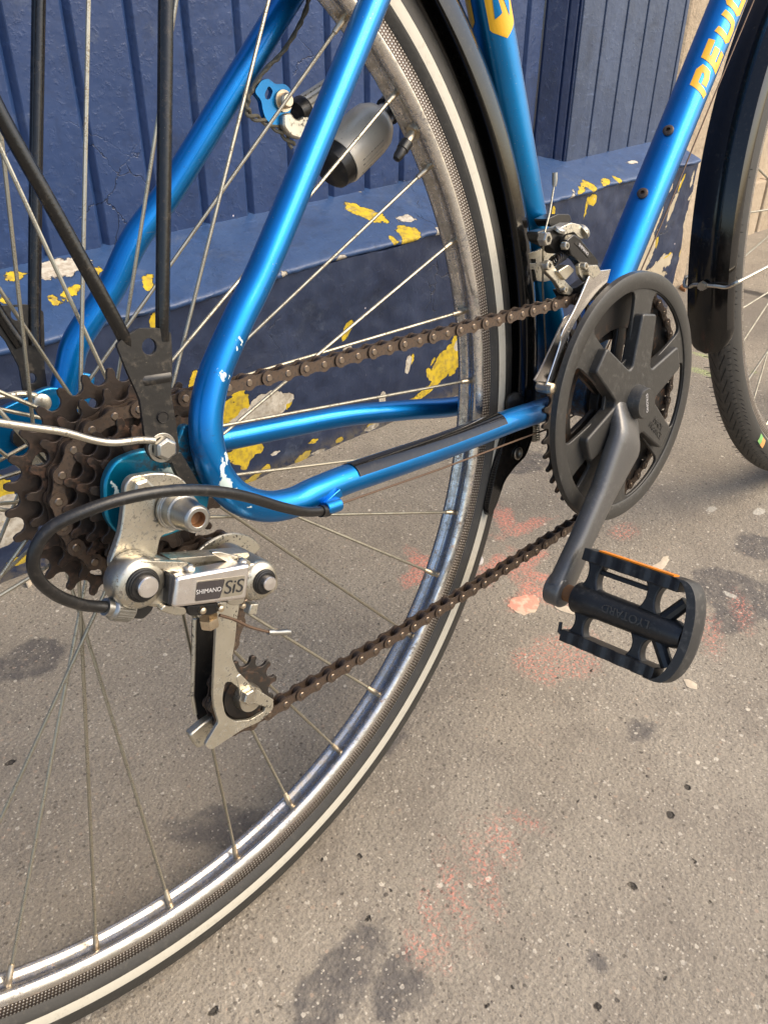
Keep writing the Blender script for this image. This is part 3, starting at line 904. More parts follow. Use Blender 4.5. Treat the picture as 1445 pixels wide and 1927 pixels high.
tailL += [at(425, 826, .069), at(540, 803, .062), at(653, 782, .055), at(770, 771, .047), at(865, 763, .041), Vector((.41, .030, -.066))]
spL = smooth_path(pathL + tailL, 8)
part(MB().tube(spL, .0082, 24), 'stay_loop', M['blue'])

def dropout(Y, sg, px):
    q = MB()
    q.holed(rnd_outline([at(x, y, Y) for x, y in px], .004, 4), [], (0, .006, 0))
    return q
# right dropout plate, welded behind the stay loop
q = plate([(196, 905), (215, 868), (262, 848), (330, 842), (345, 800), (362, 800), (395, 840), (400, 900), (395, 940), (385, 985), (340, 1000), (300, 1015), (225, 1010), (198, 975)], -.063, .0055, .005)
part(q, 'dropout', M['blue_teal'], bevel=.0012, seg=3)
q = plate([(-60, 850), (0, 770), (60, 742), (90, 728), (132, 730), (150, 700), (182, 705), (170, 760), (120, 800), (60, 850), (20, 880), (-50, 900)], .066, .0055, .004)
part(q, 'dropout', M['blue_deep'], bevel=.001)

# chainstay protector: dark glossy half sleeve
q = MB()
i0, i1 = 14 * 8 + 1, 17 * 8 + 6
vs, ncs = [], 10
for i in range(i0, min(i1, len(sp) - 3)):
    t_ = (sp[i + 1] - sp[i - 1]).normalized()
    up = Vector((0, -.30, .95)); up = (up - t_ * up.dot(t_)).normalized()
    sd_ = t_.cross(up)
    k0_ = 0
    for k in range(ncs + 1):
        a = R(-74 + 128 * k / ncs)
        vs.append(sp[i] + (up * math.cos(a) + sd_ * math.sin(a)) * (rad[i] + .0006))
n_ = len(vs) // (ncs + 1)
fs = [(i * (ncs + 1) + k, i * (ncs + 1) + k + 1, (i + 1) * (ncs + 1) + k + 1, (i + 1) * (ncs + 1) + k) for i in range(n_ - 1) for k in range(ncs)]
part(MB().add(vs, fs), 'chainstay_protector', M['mudguard'], stayR)

# cable stop under the right stay
cs = at(628, 952, -.078)
cdir = (at(655, 945, -.076) - at(605, 962, -.078)).normalized()
q = MB().cyl(cs - cdir * .007, cs + cdir * .004, .0040, 16)
q.box(cs + Vector((.001, .004, .003)), .014, .006, .005, Matrix.Rotation(-R(18), 3, 'Y'))
part(q, 'cable_stop', M['blue'], stayR, bevel=.0005)

# bottle bosses on the down tube
for px, py in ((1250, 233), (1200, 350)):
    c = at(px, py, -.002)
    s_ = (c - DT0).dot(dtd)
    nrm = Vector((-.99, -.20, 0)); nrm = (nrm - dtd * nrm.dot(dtd)).normalized()
    ax = DT0 + dtd * (s_ - .002)
    c0 = ax + nrm * .0152
    q = MB().lathe(c0, nrm, [(0, .0046), (.0022, .0048), (.0030, .0036), (.0030, .0019), (.0008, .0019), (.0008, .0)], 20)
    part(q, 'bottle_boss', M['chainplate'], down_tube)

# ---------------- lettering and emblem on the tubes
def on_tube(A, d, rr, s, arc, up):
    """s along the tube, arc metres round it from direction up"""
    u = (up - d * up.dot(d)).normalized(); w = d.cross(u)
    a = arc / rr
    return A + d * s + (u * math.cos(a) + w * math.sin(a)) * (rr + .0003)
def stroke_patch(lines, width, A, d, rr, up, flip=1):
    q = MB()
    for ln in lines:
        pts = [Vector((x, y)) for x, y in ln]
        pp = []
        for a, b in zip(pts[:-1], pts[1:]):
            n_ = max(1, int((b - a).length / .0015))
            pp += [a.lerp(b, k / n_) for k in range(n_)]
        pp.append(pts[-1])
        vs, fs = [], []
        nw = 5
        for i, p_ in enumerate(pp):
            if i == 0: tt = pp[1] - pp[0]
            elif i == len(pp) - 1: tt = pp[-1] - pp[-2]
            else: tt = (pp[i + 1] - pp[i]).normalized() + (pp[i] - pp[i - 1]).normalized()
            tt = tt.normalized(); nn = Vector((-tt.y, tt.x))
            ww = width
            if 0 < i < len(pp) - 1:
                c_ = max(.72, (pp[i + 1] - pp[i]).normalized().dot(tt)); ww = width / c_
            for k in range(nw + 1):
                e = p_ + nn * (ww * (k / nw - .5))
                vs.append(on_tube(A, d, rr, e.x, e.y * flip, up))
        for i in range(len(pp) - 1):
            for k in range(nw):
                fs.append((i * (nw + 1) + k, i * (nw + 1) + k + 1, (i + 1) * (nw + 1) + k + 1, (i + 1) * (nw + 1) + k))
        q.add(vs, fs)
    return q
# letters: x along the tube, y = letter height
def L_(ch, w, h):
    if ch == 'P': return [[(0, 0), (0, h), (w * .75, h), (w, h * .86), (w, h * .52), (w * .75, h * .40), (w * .30, h * .40)]]
    if ch == 'E': return [[(w, 0), (0, 0), (0, h), (w, h)], [(0, h * .5), (w * .85, h * .5)]]
    if ch == 'U': return [[(0, h), (0, h * .15), (w * .2, 0), (w * .8, 0), (w, h * .15), (w, h)]]
    if ch == 'G': return [[(w, h), (w * .2, h), (0, h * .85), (0, h * .15), (w * .2, 0), (w, 0), (w, h * .45), (w * .55, h * .45)]]
    if ch == 'O': return [[(w * .2, 0), (w * .8, 0), (w, h * .15), (w, h * .85), (w * .8, h), (w * .2, h), (0, h * .85), (0, h * .15), (w * .2, 0)]]
    if ch == 'T': return [[(0, h), (w, h)], [(w * .5, h), (w * .5, 0)]]
s0 = (at(1314, 190, -.008) - DT0).dot(dtd)
s1 = (at(1356, 90, -.008) - DT0).dot(dtd)
adv = (s1 - s0) / 2.0
upv = Vector((-.61, -.79, -.05))
for i, ch in enumerate('PEUGEOT'):
    w_, h_ = adv * .60, .0150
    x0 = s0 + i * adv
    lines = [[(x0 + x + (y) * .30, (y - h_ * .5)) for x, y in ln] for ln in L_(ch, w_, h_)]
    q = stroke_patch(lines, .0060, DT0, dtd, .0157, upv, -1)
    part(q, 'letter', M['yellow'], down_tube)
# emblem
sE = (at(935, -14, -.008) - ST0).dot(std)
upe = Vector((-.30, -.93, 0))
def tube_poly(poly, A, d, rr, up, lift=0, n=14):
    """fill a convex-ish polygon on the tube by scanlines"""
    ys = [p_[0] for p_ in poly]
    a0, a1 = min(ys), max(ys)
    vs, fs = [], []
    rows = 26
    for i in range(rows + 1):
        s_ = a0 + (a1 - a0) * (i + .0001 * (1 if i == 0 else -1 if i == rows else 0)) / rows
        xsx = []
        for k in range(len(poly)):
            (s1_, c1), (s2_, c2) = poly[k], poly[(k + 1) % len(poly)]
            if (s1_ - s_) * (s2_ - s_) < 0 or s1_ == s_:
                tt = 0 if s2_ == s1_ else (s_ - s1_) / (s2_ - s1_)
                xsx.append(c1 + (c2 - c1) * tt)
        if len(xsx) < 2: xsx = [xsx[0], xsx[0]] if xsx else [0, 0]
        lo, hi = min(xsx), max(xsx)
        for k in range(n + 1):
            vs.append(on_tube(A, d, rr + lift, s_, lo + (hi - lo) * k / n, up))
    for i in range(rows):
        for k in range(n):
            fs.append((i * (n + 1) + k, i * (n + 1) + k + 1, (i + 1) * (n + 1) + k + 1, (i + 1) * (n + 1) + k))
    return MB().add(vs, fs)
EW = .0105
hexp = [(sE - .026, 0), (sE - .019, -EW), (sE + .019, -EW), (sE + .026, 0), (sE + .019, EW), (sE - .019, EW)]
em = part(tube_poly(hexp, ST0, std, .0143, upe), 'emblem', M['yellow'], seat_tube)
for pl in ([(sE - .013, -.0062), (sE - .011, -.0006), (sE + .005, -.0030), (sE + .007, -.0052)], [(sE - .014, .0050), (sE - .007, .0072), (sE + .006, .0042), (sE + .004, .0002)]):
    part(tube_poly(pl, ST0, std, .0143, upe, .0003, 4), 'emblem_figure', M['blue_deep'], seat_tube)
part(tube_poly([(sE - .020, .0), (sE - .012, -EW), (sE + .019, -EW), (sE + .024, 0), (sE + .017, EW), (sE - .012, EW)], ST0, std, .0143, Vector((-.75, .9, 0))), 'emblem', M['yellow'], seat_tube)

# ---------------- wheels
NPH = 55.279
def wheel(parent_empty_loc, drive, phase, hubc, drv_y, nd_y, twidth, tyre_mats, spokes_from=0):
    """returns the wheel's tyre object as root part, everything else under it"""
    pass
W_RIM = [(-.0105, .3148), (-.0112, .3142), (-.0112, .3062), (-.0110, .3048), (-.0102, .3020), (-.0088, .3002), (-.0068, .2996), (-.0050, .3004), (-.0034, .3020), (-.0015, .3030),
         (.0015, .3030), (.0034, .3020), (.0050, .3004), (.0068, .2996), (.0088, .3002), (.0102, .3020), (.0110, .3048), (.0112, .3062), (.0112, .3142), (.0105, .3148)]
W_M = [0, 1] + [0] * 15 + [1, 0]
def wheel_set(ox, name, stripe, tread_m, half, tc, phase, hubo, dy, ny, vis=None):
    root = bpy.data.objects.new(name, None)
    COL.objects.link(root); root.parent = bike; root.location = (ox, 0, HUBZ)
    prof = [(-.0104, .3135), (-half * .93, .3180), (-half * .975, .3210), (-half * .985, .3286), (-half * .90, .3335)]
    for a in (-52, -40, -28, -14, 0, 14, 28, 40, 52):
        prof.append((half * math.sin(R(a)), tc + half * 1.03 * math.cos(R(a))))
    prof += [(half * .90, .3335), (half * .985, .3286), (half * .975, .3212), (half * .93, .3185), (.0104, .3135)]
    mi = [0, 0, 1, 0, 0] + [2] * 8 + [0, 0, 1, 0, 0]
    MB().lathe((0, 0, 0), YX, prof, 220, mis=mi).build('tyre', [M['tyre'], M['stripe'] if stripe else M['tyre'], tread_m], root, smooth=60)
    MB().lathe((0, 0, 0), YX, W_RIM, 220, mis=W_M).build('rim', [M['chrome_rim'], M['track']], root, smooth=60)
    hub = MB().lathe(Vector((hubo[0], 0, hubo[1])), YX, [(dy - .0015, .010), (dy - .0015, .0255), (dy + .0015, .0255), (dy + .003, .014), (ny - .003, .013), (ny - .0015, .0255), (ny + .0015, .0255), (ny + .0015, .010)], 40)
    hub.cyl((hubo[0], -.064, hubo[1]), (hubo[0], .075, hubo[1]), .0048, 16)
    hub.build('hub', M['alloy_dirty'], root, bevel=.0006)
    pat = {2: (dy, 1), 3: (ny, -1), 0: (dy, -1), 1: (ny, 1)}
    # one nipple mesh for all
    nm = MB().lathe((0, 0, 0), (1, 0, 0), [(-.0125, 0), (-.0125, .0015), (-.0120, .0017), (-.0085, .0017), (-.0080, .0020), (-.001, .0021), (.001, .0021)], 10).mesh('nipple', M['nipple'])
    for k in range(36):
        a = R(phase - 10 * k)
        side, sg = pat[k % 4]
        b = a + sg * R(60)
        hp = Vector((hubo[0] + .0225 * math.cos(b), side + (-.0022 if k % 4 in (2, 1) else .0022), hubo[1] + .0225 * math.sin(b)))
        rp = Vector((.3035 * math.cos(a), math.copysign(.0012, side), .3035 * math.sin(a)))
        dd = (hp - rp).normalized()
        bow = (hp + rp) / 2 + Vector((0, 0, .0004))
        s_ = MB().tube([rp + dd * .010, hp, hp + dd * .0001 + Vector((0, .003 if k % 4 in (2, 1) else -.003, 0))], .00108, 8).build('spoke', M['spoke'], root)
        no = link(nm, 'nipple', root)
        no.location = rp
        no.rotation_mode = 'QUATERNION'
        no.rotation_quaternion = (-dd).to_track_quat('X', 'Z')
    return root
rear = wheel_set(0, 'rear_wheel', True, M['tyre'], .0148, .3305, NPH, (.004, .004), -.018, .032)
front = wheel_set(1.04, 'front_wheel', False, M['tread'], .0168, .3290, 13, (0, 0), -.033, .033)
# thin pale line at the front tyre bead, tyre label, rubber hairs
MB().lathe((0, 0, 0), YX, [(-.0143, .3165), (-.0150, .3185), (-.0156, .3206)], 220).build('bead_line', M['stripe'], front)
lb = MB().lathe((0, 0, 0), YX, [(-.0163, .3225), (-.0166, .3262), (-.0164, .330)], 20, R(34), R(40.5), ref=(-1, 0, 0))
ang0 = math.atan2(at(1430, 820, -.0165).z, at(1430, 820, -.0165).x - 1.04)
for da, mm in ((0, 'tyre_label'), (.035, 'label_orange')):
    q = MB()
    vs = []
    for i in range(9):
        a = ang0 + da - .0 + .034 * i / 8
        for y_, r_ in ((-.0163, .3215), (-.0168, .3250), (-.0170, .329), (-.0162, .333)):
            vs.append((r_ * math.cos(a), y_, r_ * math.sin(a)))
    q.add(vs, [(i * 4 + k, i * 4 + k + 1, (i + 1) * 4 + k + 1, (i + 1) * 4 + k) for i in range(8) for k in range(3)])
    q.build('tyre_label', M[mm], front)
q = MB()
rh = random.Random(5)
for i in range(90):
    a = R(166 + i * 1.25)
    for y_ in (.0135, -.0150):
        if rh.random() < .35: continue
        b = math.asin(y_ / .0170)
        p0 = Vector(((.329 + .0160 * math.cos(b)) * math.cos(a), y_, (.329 + .0160 * math.cos(b)) * math.sin(a)))
        dv = Vector((math.cos(a) * .35, math.copysign(1, y_), math.sin(a) * .35 + rh.uniform(-.2, .2))).normalized()
        q.tube([p0, p0 + dv * rh.uniform(.004, .0065)], [.0005, .0003], 4)
hr = q.build('rubber_hairs', M['ink'], front); hr['kind'] = 'stuff'

# valve on the rear rim
va = R(30.2)
vd = Vector((-math.cos(va), 0, -math.sin(va)))
v0 = Vector((.3033 * math.cos(va), 0, .3033 * math.sin(va)))
tilt = (at(745, 300, .0) - at(783, 240, .0)).normalized()
vv = MB().lathe(v0, tilt, [(-.001, .0), (-.001, .0048), (.0012, .0052), (.0030, .0048), (.0034, .003), (.0120, .003), (.0120, 0)], 20).build('valve', M['nipple'], rear)
MB().lathe(v0 + tilt * .0105, tilt, [(0, 0), (0, .0040), (.0062, .0040), (.0068, .0034), (.0120, .0031), (.0142, .0024), (.0152, .0)], 20).build('valve_cap', M['black_dirty'], rear)

# ---------------- mudguards
def guard_arc(cx, cz, a0, a1, prof, n):
    q = MB()
    vs, fs = [], []
    m = len(prof)
    for i in range(n + 1):
        a = a0 + (a1 - a0) * i / n
        for y_, r_ in prof:
            vs.append((cx + r_ * math.cos(a), y_, cz + r_ * math.sin(a)))
    for i in range(n):
        for j in range(m):
            j2 = (j + 1) % m
            fs.append((i * m + j, i * m + j2, (i + 1) * m + j2, (i + 1) * m + j))
    fs += [tuple(range(m)), tuple(n * m + j for j in range(m - 1, -1, -1))]
    return q.add(vs, fs)
def shell(half, lip, crown, th=.0012):
    """C-shaped section, outer then inner"""
    outer = [(-half, lip), (-half - .0004, lip + .005), (-half + .0015, lip + .013), (-half + .0055, lip + (crown - lip) * .76), (-half * .5, crown - .0022), (-half * .2, crown - .0003),
             (half * .2, crown - .0003), (half * .5, crown - .0022), (half - .0055, lip + (crown - lip) * .76), (half - .0015, lip + .013), (half + .0004, lip + .005), (half, lip)]
    inner = [(y * (1 - th / half * 1.1), r - (th if abs(y) < half * .8 else .0003)) for y, r in reversed(outer)]
    return outer + inner
mgr = part(guard_arc(.0, 0, R(-11), R(95), shell(.0215, .347, .3735), 110), 'rear_mudguard', M['mudguard'], smooth=50)
# ---- front mudguard: its lower end sits where the photograph shows it
fa = math.degrees(math.atan2(at(1350, 628, -.01).z, at(1350, 628, -.01).x - 1.04))
fprof = shell(.0235, .350, .3690)
mgf = part(guard_arc(1.04, 0, R(fa - 1), R(fa - 112), fprof, 90), 'front_mudguard', M['mudguard'], smooth=50)
q = MB()   # rounded end flap
vs = []
mP = fprof[:12]
for j in range(7):
    e = j / 6
    a = R(fa - 1 + 4.2 * math.sin(e * PI / 2))
    sc = math.cos(e * PI / 2) ** .55
    for y_, r_ in mP:
        vs.append((1.04 + (.3690 + (r_ - .3690) * sc) * math.cos(a), y_ * sc, (.3690 + (r_ - .3690) * sc) * math.sin(a)))
q.add(vs, [(j * 12 + k, j * 12 + k + 1, (j + 1) * 12 + k + 1, (j + 1) * 12 + k) for j in range(6) for k in range(11)])
so = q.build('end_flap', M['mudguard'], mgf, smooth=60)
# front mudguard stay: wire round the guard and bolt
bolt = at(1323, 541, -.004)
ab = math.atan2(bolt.z, bolt.x - 1.04)
rb = .3715
nb_ = Vector((math.cos(ab), 0, math.sin(ab)))
c_b = Vector((1.04, 0, 0)) + nb_ * rb
wire = [at(1300, 515, .034), at(1290, 523, .030), at(1288, 537, .0275), at(1297, 540, .021), c_b + Vector((0, .010, 0)), c_b, c_b + Vector((0, -.012, 0)), at(1368, 540, -.024), at(1388, 530, -.034), at(1420, 514, -.040), Vector((1.03, -.052, .01))]
MB().tube(smooth_path(wire, 6), .0019, 10).build('mudguard_stay', M['alloy'], mgf)
MB().lathe(c_b + nb_ * .0010, nb_, [(0, .0052), (.0012, .0052), (.0012, .0042), (.0048, .0042), (.0048, 0)], 6).build('bolt', M['bolt'], mgf)

# ---------------- rear carrier legs, brackets, mudguard stays
def leg(px_pts, r, name, mat, **k):
    return part(MB().tube(smooth_path([at(x, y, Y) for x, y, Y in px_pts], 6), r, 14), name, mat, **k)
leg([(313, -60, -.078), (312, 0, -.0785), (309, 300, -.079), (306, 560, -.079), (306, 640, -.078)], .0031, 'carrier_leg', M['stay_black'])
leg([(-60, 80, -.079), (0, 213, -.079), (110, 410, -.079), (215, 600, -.079), (240, 650, -.0775)], .0030, 'carrier_leg', M['stay_black'])
leg([(75, -60, .078), (73, 0, .078), (68, 300, .078), (65, 560, .078), (66, 650, .077)], .0036, 'carrier_leg', M['stay_black'])
leg([(-90, 470, .078), (-40, 530, .078), (5, 600, .078), (40, 650, .077)], .0036, 'carrier_leg', M['stay_black'])
def ell(cx, cy, rx, ry, Y, n=14):
    return [at(cx + rx * math.cos(2 * PI * k / n), cy + ry * math.sin(2 * PI * k / n), Y) for k in range(n)]
br = MB().holed(rnd_outline([at(x, y, -.0805) for x, y in [(219, 648), (236, 633), (262, 617), (300, 617), (322, 624), (325, 680), (322, 740), (332, 800), (338, 850), (322, 872), (288, 868), (276, 850), (270, 800), (263, 750), (240, 700)]], .0015, 3),
                [ell(281, 652, 14, 16, -.0805)], (0, .0020, 0))
bro = part(br, 'carrier_bracket', M['black_dirty'], bevel=.0005)
MB().tube([at(254, 716, -.0780), at(266, 715, -.0775), at(318, 707, -.0775), at(324, 706, -.0780)], [.0012, .0038, .0038, .0012], 16).build('pressed_rib', M['black_dirty'], bro)
MB().lathe(at(307, 785, -.0812), YX, [(0, 0), (0, .0022), (-.0004, .0026), (.001, .003)], 12).build('punched_hole', M['darkpit'], bro)
q = plate([(318, 860), (340, 850), (372, 905), (385, 935), (350, 925)], -.074, .004, .001)
part(q, 'carrier_foot', M['black_dirty'], bevel=.0005)
bc = at(306, 850, -.078)
bc = at(312, 845, -.0835)
bo = part(MB().lathe(bc + Vector((0, .004, 0)), (0, -1, 0), [(-.002, .0068), (.0012, .0068), (.0012, .0052)], 28), 'washer', M['bolt'], bevel=.0002)
part(MB().lathe(bc + Vector((0, .003, 0)), (0, -1, 0), [(0, 0), (0, .0054), (.0040, .0054), (.0050, .0042), (.0050, 0)], 6, ref=(.9, 0, .3)), 'eyelet_bolt', M['bolt'], bevel=.0003)
brl = MB().holed(rnd_outline([at(x, y, .0775) for x, y in [(-40, 590), (0, 575), (50, 572), (82, 585), (84, 640), (84, 690), (92, 745), (66, 762), (46, 748), (36, 690), (10, 640)]], .0015, 3),
                 [ell(60, 712, 9, 10, .0775), ell(32, 590, 12, 13, .0775)], (0, .0020, 0))
part(brl, 'carrier_bracket', M['black_dirty'], bevel=.0005)
part(MB().lathe(at(77, 757, .0655), (0, -1, 0), [(0, 0), (0, .0052), (.0025, .0052), (.0035, .0035), (.0035, 0)], 24), 'eyelet_bolt', M['alloy'])
part(MB().lathe(at(40, 822, .0655), (0, -1, 0), [(0, 0), (0, .0062), (.003, .0058), (.003, 0)], 24), 'axle_nut', M['black_dirty'])
part(MB().tube(smooth_path([at(x, y, Y) for x, y, Y in [(-120, 775, -.088), (0, 795, -.086), (60, 804, -.085), (120, 813, -.084), (175, 828, -.083), (215, 833, -.083), (262, 828, -.083), (290, 829, -.0825)]], 8), .0016, 12), 'mudguard_stay', M['alloy'])
part(MB().tube(smooth_path([at(x, y, .067) for x, y in [(-80, 752), (0, 746), (40, 741), (72, 745)]], 6), .0019, 10), 'mudguard_stay', M['alloy'])

# ---------------- chain drive
def gear_outline(c, Y, N, root, tip, w=.42, phase=0, hook=0.0):
    """round valleys of roller size round every pin seat, narrow flat-topped teeth between"""
    out = []
    pr = N * .0127 / (2 * PI)
    rv = .0043
    for k in range(N):
        a = phase + 2 * PI * k / N
        C0 = Vector((c[0] + pr * math.cos(a), c[1] + pr * math.sin(a)))
        for j in range(8):                        # the valley, seen from the pin towards the axle
            b = a + PI - R(-98 + 196 * j / 7)
            p_ = C0 + Vector((math.cos(b), math.sin(b))) * rv
            out.append(Vector((p_.x, Y, p_.y)))
        am = a + PI / N
        for f, r_ in ((-.0013, tip - .0003), (-.0006, tip), (.0006, tip), (.0013, tip - .0003)):
            ang = am + f / tip
            out.append(Vector((c[0] + r_ * math.cos(ang), Y, c[1] + r_ * math.sin(ang))))
    return out
def circ3(c, Y, r_, n=32, a0=0):
    return [Vector((c[0] + r_ * math.cos(a0 + 2 * PI * k / n), Y, c[1] + r_ * math.sin(a0 + 2 * PI * k / n))) for k in range(n)]
FC = (.0050, .0055)
fw = bpy.data.objects.new('freewheel', None); COL.objects.link(fw); fw.parent = bike; fw.location = (0, 0, HUBZ)
cogs = [(28, -.0300), (24, -.0352), (20, -.0404), (18, -.0456), (16, -.0508), (14, -.0560)]
for ci, (N, Y) in enumerate(cogs):
    pr = N * .0127 / (2 * PI)
    holes = [circ3(FC, Y, .016 if ci else .019, 24)]
    if ci == 0:
        holes += [ell_ for ell_ in [[Vector((FC[0] + (.0455 + .0035 * math.cos(b)) * math.cos(a + .12 * math.sin(b)), Y, FC[1] + (.0455 + .0035 * math.cos(b)) * math.sin(a + .12 * math.sin(b)))) for b in [2 * PI * j / 12 for j in range(12)]] for a in [2 * PI * k / 8 + .2 for k in range(8)]]]
    q = MB().holed(gear_outline(FC, Y, N, pr - .0038, pr + .0030, phase=.13 * ci), holes, (0, .0019, 0))
    q.build('cog', M['cog'], fw, bevel=.00025, seg=1)
q = MB().lathe(Vector((FC[0], 0, FC[1])), YX, [(-.0575, .007), (-.0575, .0165), (-.055, .0185), (-.028, .0195), (-.024, .0195), (-.024, .006)], 32)
q.build('freewheel_body', M['cog'], fw)
# axle and hollow axle nut
ac = Vector((.0055, 0, .0055))
q = MB().lathe(ac, YX, [(-.060, .004), (-.060, .0115), (-.067, .0115)], 32)
part(q, 'locknut', M['bolt'])
q = MB().lathe(ac, YX, [(-.0780, .0), (-.0780, .0102), (-.0802, .0102), (-.0802, .0088), (-.0860, .0086), (-.0862, .0076), (-.0975, .0066), (-.0985, .0056), (-.0985, .0036), (-.0940, .0033), (-.0940, 0)], 40,
               mis=[0, 0, 0, 0, 0, 0, 0, 0, 1, 1])
an = part(q, 'axle_nut', [M['barrel'], M['rustbolt']], bevel=.0003)

# ---------------- chain
def tangent(c1, r1, s1, c2, r2, s2):
    """leave circle 1 (turning s1=+1 ccw / -1 cw) and join circle 2; returns the two points in xz"""
    d_ = Vector((c2[0] - c1[0], c2[1] - c1[1])); D = d_.length; th = math.atan2(d_.y, d_.x)
    # normal n (unit) with n . d = s1 r1 - s2 r2 ; travel dir t; point = c + s*r*n_right
    k = (s1 * r1 - s2 * r2) / D
    phi = th - math.acos(max(-1, min(1, k)))
    n_ = Vector((math.cos(phi), math.sin(phi)))
    return Vector(c1) + n_ * (s1 * r1), Vector(c2) + n_ * (s2 * r2)
CR = (.4246, -.0690); CRr = .0930
COGr = 20 * .0127 / (2 * PI)
GU = (.0385, -.0590); TE = (.0375, -.1400); PUr = .0212
YS = {'cr': -.0475, 'cog': -.0404, 'gu': -.0425, 'te': -.0440}
circles = [(CR, CRr, 1, YS['cr']), (FC, COGr, 1, YS['cog']), (GU, PUr, -1, YS['gu']), (TE, PUr, 1, YS['te'])]
path = []
tp = [tangent(circles[i][0], circles[i][1], circles[i][2], circles[(i + 1) % 4][0], circles[(i + 1) % 4][1], circles[(i + 1) % 4][2]) for i in range(4)]
for i in range(4):
    c, r_, s_, Y = circles[i]
    pin_, pout = tp[i - 1][1], tp[i][0]
    a0, a1 = math.atan2(pin_.y - c[1], pin_.x - c[0]), math.atan2(pout.y - c[1], pout.x - c[0])
    if s_ > 0:
        while a1 < a0: a1 += 2 * PI
    else:
        while a1 > a0: a1 -= 2 * PI
    n_ = max(6, int(abs(a1 - a0) * r_ / .0008))
    for k in range(n_):
        a = a0 + (a1 - a0) * k / n_
        path.append(Vector((c[0] + r_ * math.cos(a), Y, c[1] + r_ * math.sin(a))))
    P0, P1 = Vector((pout.x, Y, pout.y)), Vector((tp[i][1].x, circles[(i + 1) % 4][3], tp[i][1].y))
    n2 = max(2, int((P1 - P0).length / .001))
    Lr = (P1 - P0).length
    sag = -.0014 if Lr > .2 and i == 0 else (-.003 if Lr > .2 else 0)
    for k in range(n2):
        t_ = k / n2
        path.append(P0.lerp(P1, t_) + Vector((0, 0, sag * math.sin(PI * t_))))
path.append(path[0])
cum = [0]
for a, b in zip(path[:-1], path[1:]): cum.append(cum[-1] + (b - a).length)
Ltot = cum[-1]
NL = int(round(Ltot / .0127)); NL -= NL % 2
pit = Ltot / NL
def at_s(s_):
    s_ %= Ltot
    lo, hi = 0, len(cum) - 1
    while hi - lo > 1:
        m_ = (lo + hi) // 2
        if cum[m_] <= s_: lo = m_
        else: hi = m_
    t_ = (s_ - cum[lo]) / (cum[hi] - cum[lo])
    return path[lo].lerp(path[hi], t_)
def figure8(L, r_, waist, Y, n=9):
    out = []
    for k in range(n + 1):
        a = R(-128 + 256 * k / n); out.append((L / 2 + r_ * math.cos(a), r_ * math.sin(a)))
    out.append((0, waist))
    for k in range(n + 1):
        a = R(180 - 128 + 256 * k / n); out.append((-L / 2 + r_ * math.cos(a), r_ * math.sin(a)))
    out.append((0, -waist))
    return [Vector((x, Y, z)) for x, z in out]
LP = .0127
q = MB()
for sg in (-1, 1):
    q.prism(figure8(LP, .0043, .0029, sg * .0031), (0, sg * .0010, 0), 0)
for e in (-1, 1):
    q.lathe((e * LP / 2, 0, 0), YX, [(-.0047, 0), (-.0047, .0016), (-.0043, .0020), (.0043, .0020), (.0047, .0016), (.0047, 0)], 10, mis=[1] * 5)
outer_me = q.mesh('outer_link', [M['chainplate'], M['pin']])
q = MB()
for sg in (-1, 1):
    q.prism(figure8(LP, .0042, .0028, sg * .0019), (0, sg * .0010, 0), 0)
for e in (-1, 1):
    q.lathe((e * LP / 2, 0, 0), YX, [(-.0018, 0), (-.0018, .0038), (.0018, .0038), (.0018, 0)], 12, mis=[1] * 3)
inner_me = q.mesh('inner_link', [M['chainplate'], M['chaindark']])
chain = bpy.data.objects.new('chain', None); COL.objects.link(chain); chain.parent = bike; chain.location = (0, 0, HUBZ)
jit = random.Random(11)
# phase so that the pins fall where the photograph shows them
tgt = at(681, 681, -.043)
best = min(((at_s(s_ * .0005) - tgt).length, s_ * .0005) for s_ in range(int(.45 / .0005)))
off = best[1] % (2 * pit)
for k in range(NL):
    a, b = at_s(off + k * pit), at_s(off + (k + 1) * pit)
    x = (b - a).normalized()
    y = Vector((0, 1, 0)); y = (y - x * y.dot(x)).normalized()
    z = x.cross(y)
    if True:
        rot = Matrix((x, y, z)).transposed().to_4x4()
    o = link(outer_me if k % 2 else inner_me, 'outer_link' if k % 2 else 'inner_link', chain)
    o.matrix_local = Matrix.Translation((a + b) / 2) @ rot

# ---------------- crankset
cs_ = bpy.data.objects.new('crankset', None); COL.objects.link(cs_); cs_.parent = bike; cs_.location = (0, 0, HUBZ)
holes = [circ3(CR, -.0485, .064, 48)]
q = MB().holed(gear_outline(CR, -.0485, 46, CRr - .0038, CRr + .0030), [circ3(CR, -.0485, .060, 48)], (0, .0022, 0))
q.build('chainring', M['ring'], cs_, bevel=.0003, seg=1)
q = MB().holed(gear_outline(CR, -.0410, 36, .0728 - .0038, .0728 + .0030), [circ3(CR, -.0410, .050, 40)] , (0, .0022, 0))
q.build('chainring', M['ring'], cs_, bevel=.0003, seg=1)
# pressed steel web carrying the rings
CH = (.4246, -.0665)
arms = [77, 17, -43, -103, -163, 137]
q = MB()
for a in arms:
    ca, sa = math.cos(R(a)), math.sin(R(a))
    rot = Matrix.Rotation(-R(a), 3, 'Y')
    q.box(Vector((CR[0] + ca * .043, -.0455, CR[1] + sa * .043)), .058, .005, .013, rot)
q.lathe(Vector((CR[0], 0, CR[1])), YX, [(-.050, 0), (-.050, .024), (-.042, .024), (-.036, .016), (-.030, .016)], 32)
q.build('spider_web', M['ring'], cs_, bevel=.0012)
